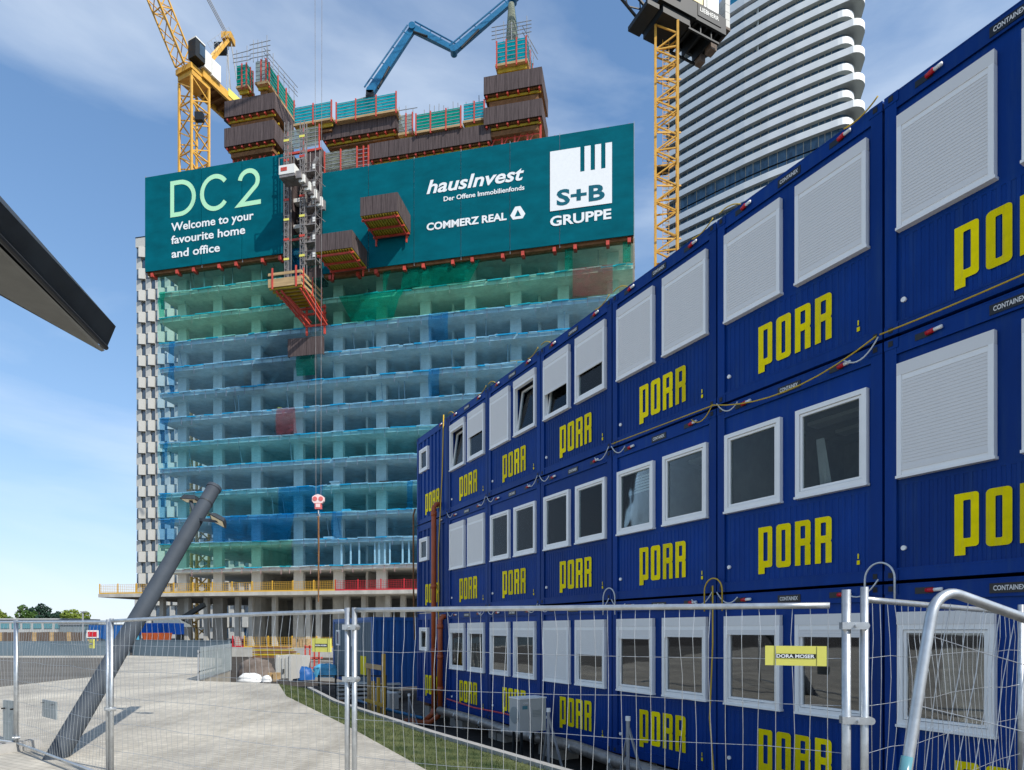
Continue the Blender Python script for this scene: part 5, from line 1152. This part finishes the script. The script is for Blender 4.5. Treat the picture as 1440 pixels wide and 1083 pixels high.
# concrete feet
def foot(label, p, rz):
    t = thing('concrete_block', label, 'concrete block', (p[0], p[1], 0), rz, 'concrete fence feet'); m = B()
    m.hexa([(-.11, -.34, 0), (.11, -.34, 0), (.11, .34, 0), (-.11, .34, 0), (-.09, -.30, .13), (.09, -.30, .13), (.09, .30, .13), (-.09, .30, .13)]); m.build('block', 'kerb', t)
    for y in (-.15, .0, .15): B().tube([(0, y, .131), (0, y, .135)], .026, 10).build('socket', 'black', t)
foot('pale concrete fence foot under the left post', p0, dz(pm1, p0)); foot('concrete fence foot under the double post before the leaning pole', p1, dz(p0, p1)); foot('concrete fence foot under the middle double post', p2, dz(p2, p3)); foot('concrete fence foot under the tall right double post', p3, dz(p2, p3))
# grey board leaning on the left fence
def on_fence(a, b, px): v = (Vector(b) - Vector(a)).normalized(); k = (px - CX) / F; l = (k * a[1] - a[0]) / (v.x - k * v.y); return Vector(a) + v * l
def plate(label, a, b, x0, x1, y0, y1, name='grey_board'):
    p, q = on_fence(a, b, x0), on_fence(a, b, x1); t = thing(name, label, 'board', (p.x, p.y + .03, EYE - (y1 - HY) / F * p.y), math.atan2(q.y - p.y, q.x - p.x), 'grey boards tied to the fence'); W = (q - p).length; H_ = (y1 - y0) / F * p.y
    B().box(0, 0, 0, W, .02, H_).build('board', 'sheet', t)
    for x in (W * .12, W * .85): B().box(x, -.045, H_ * .82, x + .02, 0, H_ * .85).build('tie', 'black', t)
plate('tall grey board tied to the fence in the bottom left corner', pm1, p0, 2, 19, 985, 1052); plate('small square grey board tied to the fence left of the leaning pole', p0, p1, 57, 76, 984, 1008)
# signs on the fence
def sign(label, p, rz, w_, h, txt, cap, sub=None):
    t = thing('fence_sign', label, 'sign', p, rz, 'yellow plates on the fence'); B().box(0, -.012, 0, w_, 0, h).build('plate', 'sign_yellow', t)
    B().box(w_ * .17, -.0145, h * .38, w_ * .83, -.0122, h * .60).build('black_band', 'plate', t); o = link('lettering', text_mesh(txt, 'white_print', w_ * .62, cap, bold=.03, depth=.001), t, (w_ * .19, -.0148, h * .38 + (h * .22 - cap) / 2))
    for x in (.165, .84): B().box(w_ * x, -.0135, h * .02, w_ * x + .002, -.0121, h * .98).build('line', 'plate', t)
s = (Vector(p3) - Vector(p2)).normalized(); base = Vector((*p2, 0)); W3 = (Vector(p3) - Vector(p2)).length
def onp(px):                                       # distance along the sagging panel seen at pixel column px
    k = (px - CX) / F; return (k * p2[1] - p2[0]) / (s.x - k * s.y)
l0, l1 = onp(1075), onp(1161); pt = base + Vector((s.x, s.y, 0)) * l0; dd = pt.y
sign('long pale yellow plate with a black lettered band on the sagging fence panel', (pt.x + .0, pt.y - .012, EYE - (935 - HY) / F * dd), math.atan2(s.y, s.x), l1 - l0, 27 / F * dd, 'DORA MOSER', .022)
s2 = (Vector(p2) - Vector(p1)).normalized(); k = (441 - CX) / F; l = (k * p1[1] - p1[0]) / (s2.x - k * s2.y); pt = Vector(p1) + s2 * l
sign('small yellow plate hanging on the fence before the building site', (pt.x, pt.y - .012, EYE - (916.5 - HY) / F * pt.y), math.atan2(s2.y, s2.x), .225, .118, 'DORA MOSER', .012)
s1 = (Vector(p1) - Vector(p0)).normalized(); k = (127.5 - CX) / F; l = (k * p0[1] - p0[0]) / (s1.x - k * s1.y); pt = Vector(p0) + s1 * l
sign('small olive yellow plate on the fence left of the leaning pole', (pt.x, pt.y - .012, EYE - (911.5 - HY) / F * pt.y), math.atan2(s1.y, s1.x), .15, .11, 'DORA', .012)

# ------------------------------------------------------------------ plaza furniture and the site beyond
def gp(px, py, z=0.0): dd = (EYE - z) * F / (py - HY); return Vector(((px - CX) / F * dd, dd, z))
# slatted zinc balustrade
a, b = Vector((-11.2, 22.45, 0)), Vector((-12.65, 28.2, 0)); t = thing('slatted_balustrade', 'zinc balustrade of upright slats at the end of the plaza', 'balustrade', a, math.atan2(b.y - a.y, b.x - a.x)); W = (b - a).length; k = 22
sm = B().box(-.105, -.03, .05, .105, .01, 1.22).mesh('slat', 'sheet')
for i in range(k): o = link('slat', sm, t, (W * (i + .5) / k, 0, 0)); o.rotation_euler = (0, 0, R(12))
for z in (.3, 1.0): B().box(0, .03, z, W, .07, z + .05).build('rail', 'pipe_grey', t)
for x in (.05, W * .5, W - .1): B().box(x, .03, -.35, x + .06, .09, 1.1).build('post', 'pipe_grey', t)
# low slate wall round the ramp
def wallseg(label, a, b, h, material, th=.2, name='low_wall', zb=-1.05, n=None, cat='wall', group=None):
    a = Vector((*a, 0)); b = Vector((*b, 0)); W = (b - a).length; t = thing(name, label, cat, a, math.atan2(b.y - a.y, b.x - a.x), group); n = n or max(2, int(W / 2.5))
    for i in range(n): B().box(W * i / n + .008, 0, zb, W * (i + 1) / n - .008, th, h).build('panel', material, t)
    B().box(0, -.02, h + .001, W, th + .02, h + .05).build('coping', material, t); return t
wallseg('slate blue low wall behind the plaza', (-27.6, 45.5), (-18.6, 41.0), 1.1, 'hoarding')
wallseg('long grey wall along the far side of the road', (-60, 43.6), (-27.7, 45.2), 1.0, 'hoarding')
# distant timber hoarding, low building, trees
def vb_(label, x0, x1, y0, y1, d, mats, name, cat, dep=6, zb=None, n=12, group=None):
    a = P3(x0, y0, d); t = thing(name, label, cat, (a.x, d, 0), 0, group); W = (x1 - x0) / F * d; z1 = a.z; z0 = -1.1 if zb is None else zb
    for i in range(n): B().box(W * i / n + .02, 0, z0, W * (i + 1) / n - .02, .15 if dep < 1 else dep, z1 + random.uniform(-.03, .03)).build('panel', mats[i % len(mats)], t)
    return t, W, z1
vb_('brown timber hoarding across the road, beyond the long wall', -40, 118, 889, 903, 72, ['fence_wood', 'fence_wood', 'wood', 'fence_wood'], 'timber_hoarding', 'hoarding', .2, n=26)
t, W, z1 = vb_('long pale low building with teal windows behind the timber hoarding', -60, 86, 872, 890, 110, ['bldg'], 'low_building', 'building', 10, n=4)
for i in range(9): B().box(2 + i * 1.9, -.1, z1 - 1.5, 3.4 + i * 1.9, -.01, z1 - .3).build('window', 'bldg_glass', t)
B().box(-.3, -.3, z1 + .05, W + .3, 10, z1 + .3).build('roof', 'bldg', t)
t, W, z1 = vb_('grey flat shed right of the pale low building', 84, 140, 879, 892, 104, ['sheet'], 'site_shed', 'shed', 6, n=3); B().box(-.2, -.2, z1, W + .2, 6, z1 + .15).build('roof', 'pipe_grey', t)
def box_container(label, x0, x1, y0, y1, d, material, dep=2.4, grp=None, cat='container', name='storage_container'):
    a = P3(x0, y1, d); t = thing(name, label, cat, a, R(-8), grp); W = (x1 - x0) / F * d; H_ = (y1 - y0) / F * d
    B().box(.05, .05, .05, W - .05, dep, H_ - .02).build('body', material, t); k = max(3, int(W / .3))
    for i in range(k): x = .1 + (W - .2) * i / k; B().box(x, 0, .1, x + .1, .049, H_ - .1).build('rib', material, t)
    for x in (0, W - .1): B().box(x, -.02, 0, x + .1, .12, H_).build('corner_post', material, t)
    return t
box_container('blue storage container beside the red and white board, left of the pole', 125, 149, 879, 899, 55, 'container2'); box_container('blue storage container just right of the fence double post', 148, 172, 884, 903, 58, 'tarp'); box_container('dark blue skip behind the leaning pole', 196, 240, 876, 893, 60, 'porr_blue')
a = P3(121.5, 899, 50); t = thing('notice_board', 'red and white notice board standing before the blue container', 'board', a); B().box(0, 0, .1, .95, .05, .72).build('board', 'crane_white', t); B().box(.12, -.02, .2, .85, -.001, .6).build('red_print', 'plug', t)
for x in (.05, .8): B().box(x, .06, -.9, x + .08, .12, .7).build('post', 'wood', t)
a = P3(200, 902, 52); t = thing('skip_container', 'rusty orange skip beside the white sacks beyond the slate wall', 'skip', a); B().hexa([(.2, 0, -.6), (1.6, 0, -.6), (1.6, 1.2, -.6), (.2, 1.2, -.6), (0, -.1, .7), (1.8, -.1, .7), (1.8, 1.3, .7), (0, 1.3, .7)]).build('tub', 'orange', t)
for i in range(4): B().box(.2 + i * .42, -.14, -.3, .28 + i * .42, -.05, .65).build('rib', 'orange', t)
def tree(label, px, top, wpx, d, mat_, seed):
    g_ = random.Random(seed); base = P3(px, 887, d); base.z = -1; H_ = P3(px, top, d).z + 1; r = wpx / F * d / 2; t = thing('tree', label, 'tree', base, 0, 'trees beyond the road')
    B().tube([(0, 0, 0), (.1, 0, H_ * .3), (0, .1, H_ * .6)], [.35, .28, .12], 8).build('trunk', 'trunk', t)
    for i in range(5): an = i * 1.26; B().tube([(0, 0, H_ * .3), (r * .5 * math.cos(an), r * .5 * math.sin(an), H_ * (.55 + .06 * i))], [.16, .05], 5).build('limb', 'trunk', t)
    m = B(); cl = [(g_.uniform(-.75, .75) * r, g_.uniform(-.7, .7) * r, H_ * g_.uniform(.42, .86), r * g_.uniform(.25, .45)) for _ in range(16)]
    cl.append((0, 0, H_ - r * .4, r * .4))
    for cx_, cy_, cz_, cr_ in cl:
        for _ in range(170):
            v = Vector((g_.gauss(0, 1), g_.gauss(0, 1), g_.gauss(0, 1))).normalized() * cr_ * g_.uniform(.6, 1.08); p = Vector((cx_, cy_, cz_ if cz_ + v.z < H_ else H_ - v.z)) + v; s_ = g_.uniform(.12, .3)
            u = Vector((g_.gauss(0, 1), g_.gauss(0, 1), g_.gauss(0, 1))).normalized(); w_ = u.orthogonal().normalized(); m.poly([p - u * s_, p + w_ * s_ * .6, p + u * s_, p - w_ * s_ * .6])
    m.build('crown', mat_, t)
tree('dark green tree, the darkest and middle one of the group beyond the road', 58, 849, 30, 130, 'leaf_dark', 1); tree('mid green rounded tree left of the dark tree', 32, 851, 30, 128, 'leaf', 2); tree('lime green tree right of the dark tree', 104, 857, 34, 125, 'leaf_lime', 3); tree('small tree cut by the left edge of the photo', -4, 856, 22, 128, 'leaf_lime', 4); tree('low dark bush between the dark tree and the lime green tree', 82, 860, 18, 132, 'leaf_dark', 5); tree('low green tree at the right end of the row, above the blue container', 122, 869, 22, 124, 'leaf', 6)
# lamp mast far left, bollards
a = gp(8.5, 922); t = thing('litter_post', 'pair of dark and white posts standing on the far pavement', 'bollard', (a.x, a.y, 0))
for x, w_, mt in ((0, .18, 'crane_dark'), (.35, .2, 'check_white'), (.95, .25, 'check_white'), (1.25, .2, 'crane_dark')): B().box(x, 0, 0, x + w_, .15, .72 if mt == 'crane_dark' else .78).build('post', mt, t)
B().box(.35, .02, .55, 1.2, .1, .62).build('rail', 'check_white', t)
a = P3(116.5, 897, 48); t = thing('lamp_mast', 'thin dark mast standing beyond the long wall', 'mast', (a.x, 48, -1)); B().tube([(0, 0, 0), (0, 0, 4.2)], .06, 8).build('shaft', 'pipe_grey', t); B().box(-.15, -.1, 4.2, .3, .1, 4.28).build('head', 'pipe_grey', t)
# site clutter behind the plaza edge
def heap(label, px0, px1, pyt, pyb, d, material, name, cat, seed, grp=None, flat_=.9):
    g_ = random.Random(seed); a = P3((px0 + px1) / 2, pyb, d); W = (px1 - px0) / F * d; H_ = (pyb - pyt) / F * d; m = B(); n, k = 20, 9
    for j in range(k + 1):
        t_ = j / k
        for i in range(n):
            an = 2 * math.pi * i / n; r_ = (math.cos(t_ * math.pi / 2) ** .6) * (1 + g_.uniform(-.12, .12)); m.v.append((W / 2 * r_ * math.cos(an), W * .3 * r_ * math.sin(an), H_ * (math.sin(t_ * math.pi / 2) ** flat_) * (1 + g_.uniform(-.08, .08))))
    for j in range(k):
        for i in range(n): p = j * n + i; q = j * n + (i + 1) % n; m.f.append((p, q, q + n, p + n))
    return m.build(name, material, None, True, loc=a, label=label, cat=cat, group=grp)
def setloc(o, l): o.location = l
heap('dark brown heap of stacked reinforcement behind the balustrade', 335, 385, 926, 953, 33, 'sandstone', 'soil_heap', 'heap', 1)
heap('white and blue plastic covered pile at the edge of the plaza', 334, 370, 947, 959, 24.5, 'tarp_w', 'covered_pile', 'tarpaulin', 2); heap('white sacks beside the covered pile', 368, 382, 950, 959, 24.2, 'tarp_w', 'sack_pile', 'sacks', 3)
for i, (lab, x0, x1, y0, y1, d, mt) in enumerate([('large white switch cabinet on the building site behind the plaza', 388, 411, 921, 957, 27, 'check_white'), ('smaller white cabinet right of the large one', 412, 425, 922, 947, 30, 'check_white')]):
    t = box_container(lab, x0, x1, y0, y1, d, mt, 1.0, 'white cabinets on the building site', 'cabinet', 'site_cabinet'); B().box(.3, -.03, .3, .38, 0, .5).build('handle', 'crane_dark', t)
box_container('wooden crate beside the white sacks', 377, 388, 946, 958, 25, 'wood', .5, cat='crate', name='timber_crate'); box_container('plywood box standing on the slab behind the orange railing', 411, 433, 898, 911, 58, 'wood', 2, cat='crate', name='plywood_box')
heap('bright blue tarpaulin sheet by the single-storey container', 441, 476, 934, 952, 29, 'tarp', 'blue_tarpaulin', 'tarpaulin', 4, None, .5); heap('dark blue bags left of the bright blue tarpaulin', 411, 442, 938, 956, 28, 'container2', 'blue_bags', 'bags', 5)
t = thing('shuttering_stack', 'brown and yellow shuttering stack in front of the base slab', 'stack', P3(355, 925, 44))
for i in range(5): B().box(0, 0, i * .16, 3.2 - i * .2, 1, i * .16 + .12).build('panel', ('brownwood', 'yellowbeam')[i % 2], t)
t = thing('red_rack', 'red steel prop rack standing under the small yellow plate', 'rack', P3(428, 946, 34))
for i in range(4): B().box(i * .25, 0, 0, i * .25 + .07, .07, 1.5).build('post', 'red', t)
for z in (.2, .75, 1.35): B().box(0, 0, z, .85, .5, z + .08).build('shelf', 'red', t)
wallseg('pale concrete wall right of the cabinets, below the small yellow plate', (-12.0, 36), (-7.5, 34), .05, 'concrete', name='concrete_wall')
# dark railing and bench things by the verge
t = thing('site_railing', 'black tubular railing beside the single-storey container', 'railing', gp(447, 973, -.2)); 
for i in range(5): B().box(i * .55, 0, -.8, i * .55 + .05, .05, .55).build('post', 'crane_dark', t)
for z in (.2, .5): B().box(0, 0, z, 2.25, .04, z + .04).build('rail', 'crane_dark', t)
t = thing('pallet_stack', 'grey pallets lying between the verge and the railing', 'pallets', (-6.6, 23.6, -1.0), R(20))
for i in range(4): B().box(0, 0, .2 + i * .16, 2.4, 1.2, .28 + i * .16).build('board', 'concrete', t); 
for x in (.1, 1.1, 2.1): B().box(x, 0, 0, x + .12, 1.2, .199).build('bearer', 'brownwood', t)
# people and machines on the open floors are too small to read; propped machinery on the terrace
t = thing('site_machine', 'grey conveyor machine under the terrace slab, right of the leaning pole', 'machine', P3(212, 884, 74), R(-10))
B().hexa([(0, 0, 0), (4.5, 0, .2), (4.5, 1.2, .2), (0, 1.2, 0), (.6, 0, 1.2), (3.2, 0, 1.6), (3.2, 1.2, 1.6), (.6, 1.2, 1.2)]).build('body', 'sheet', t); B().bar((3, .6, .8), (6.6, .6, 2.8), .5).build('conveyor', 'crane_dark', t); B().box(.4, .1, -1.8, .8, 1, 0).build('leg', 'crane_dark', t); B().box(3.2, .1, -1.8, 3.6, 1, .2).build('leg', 'crane_dark', t)
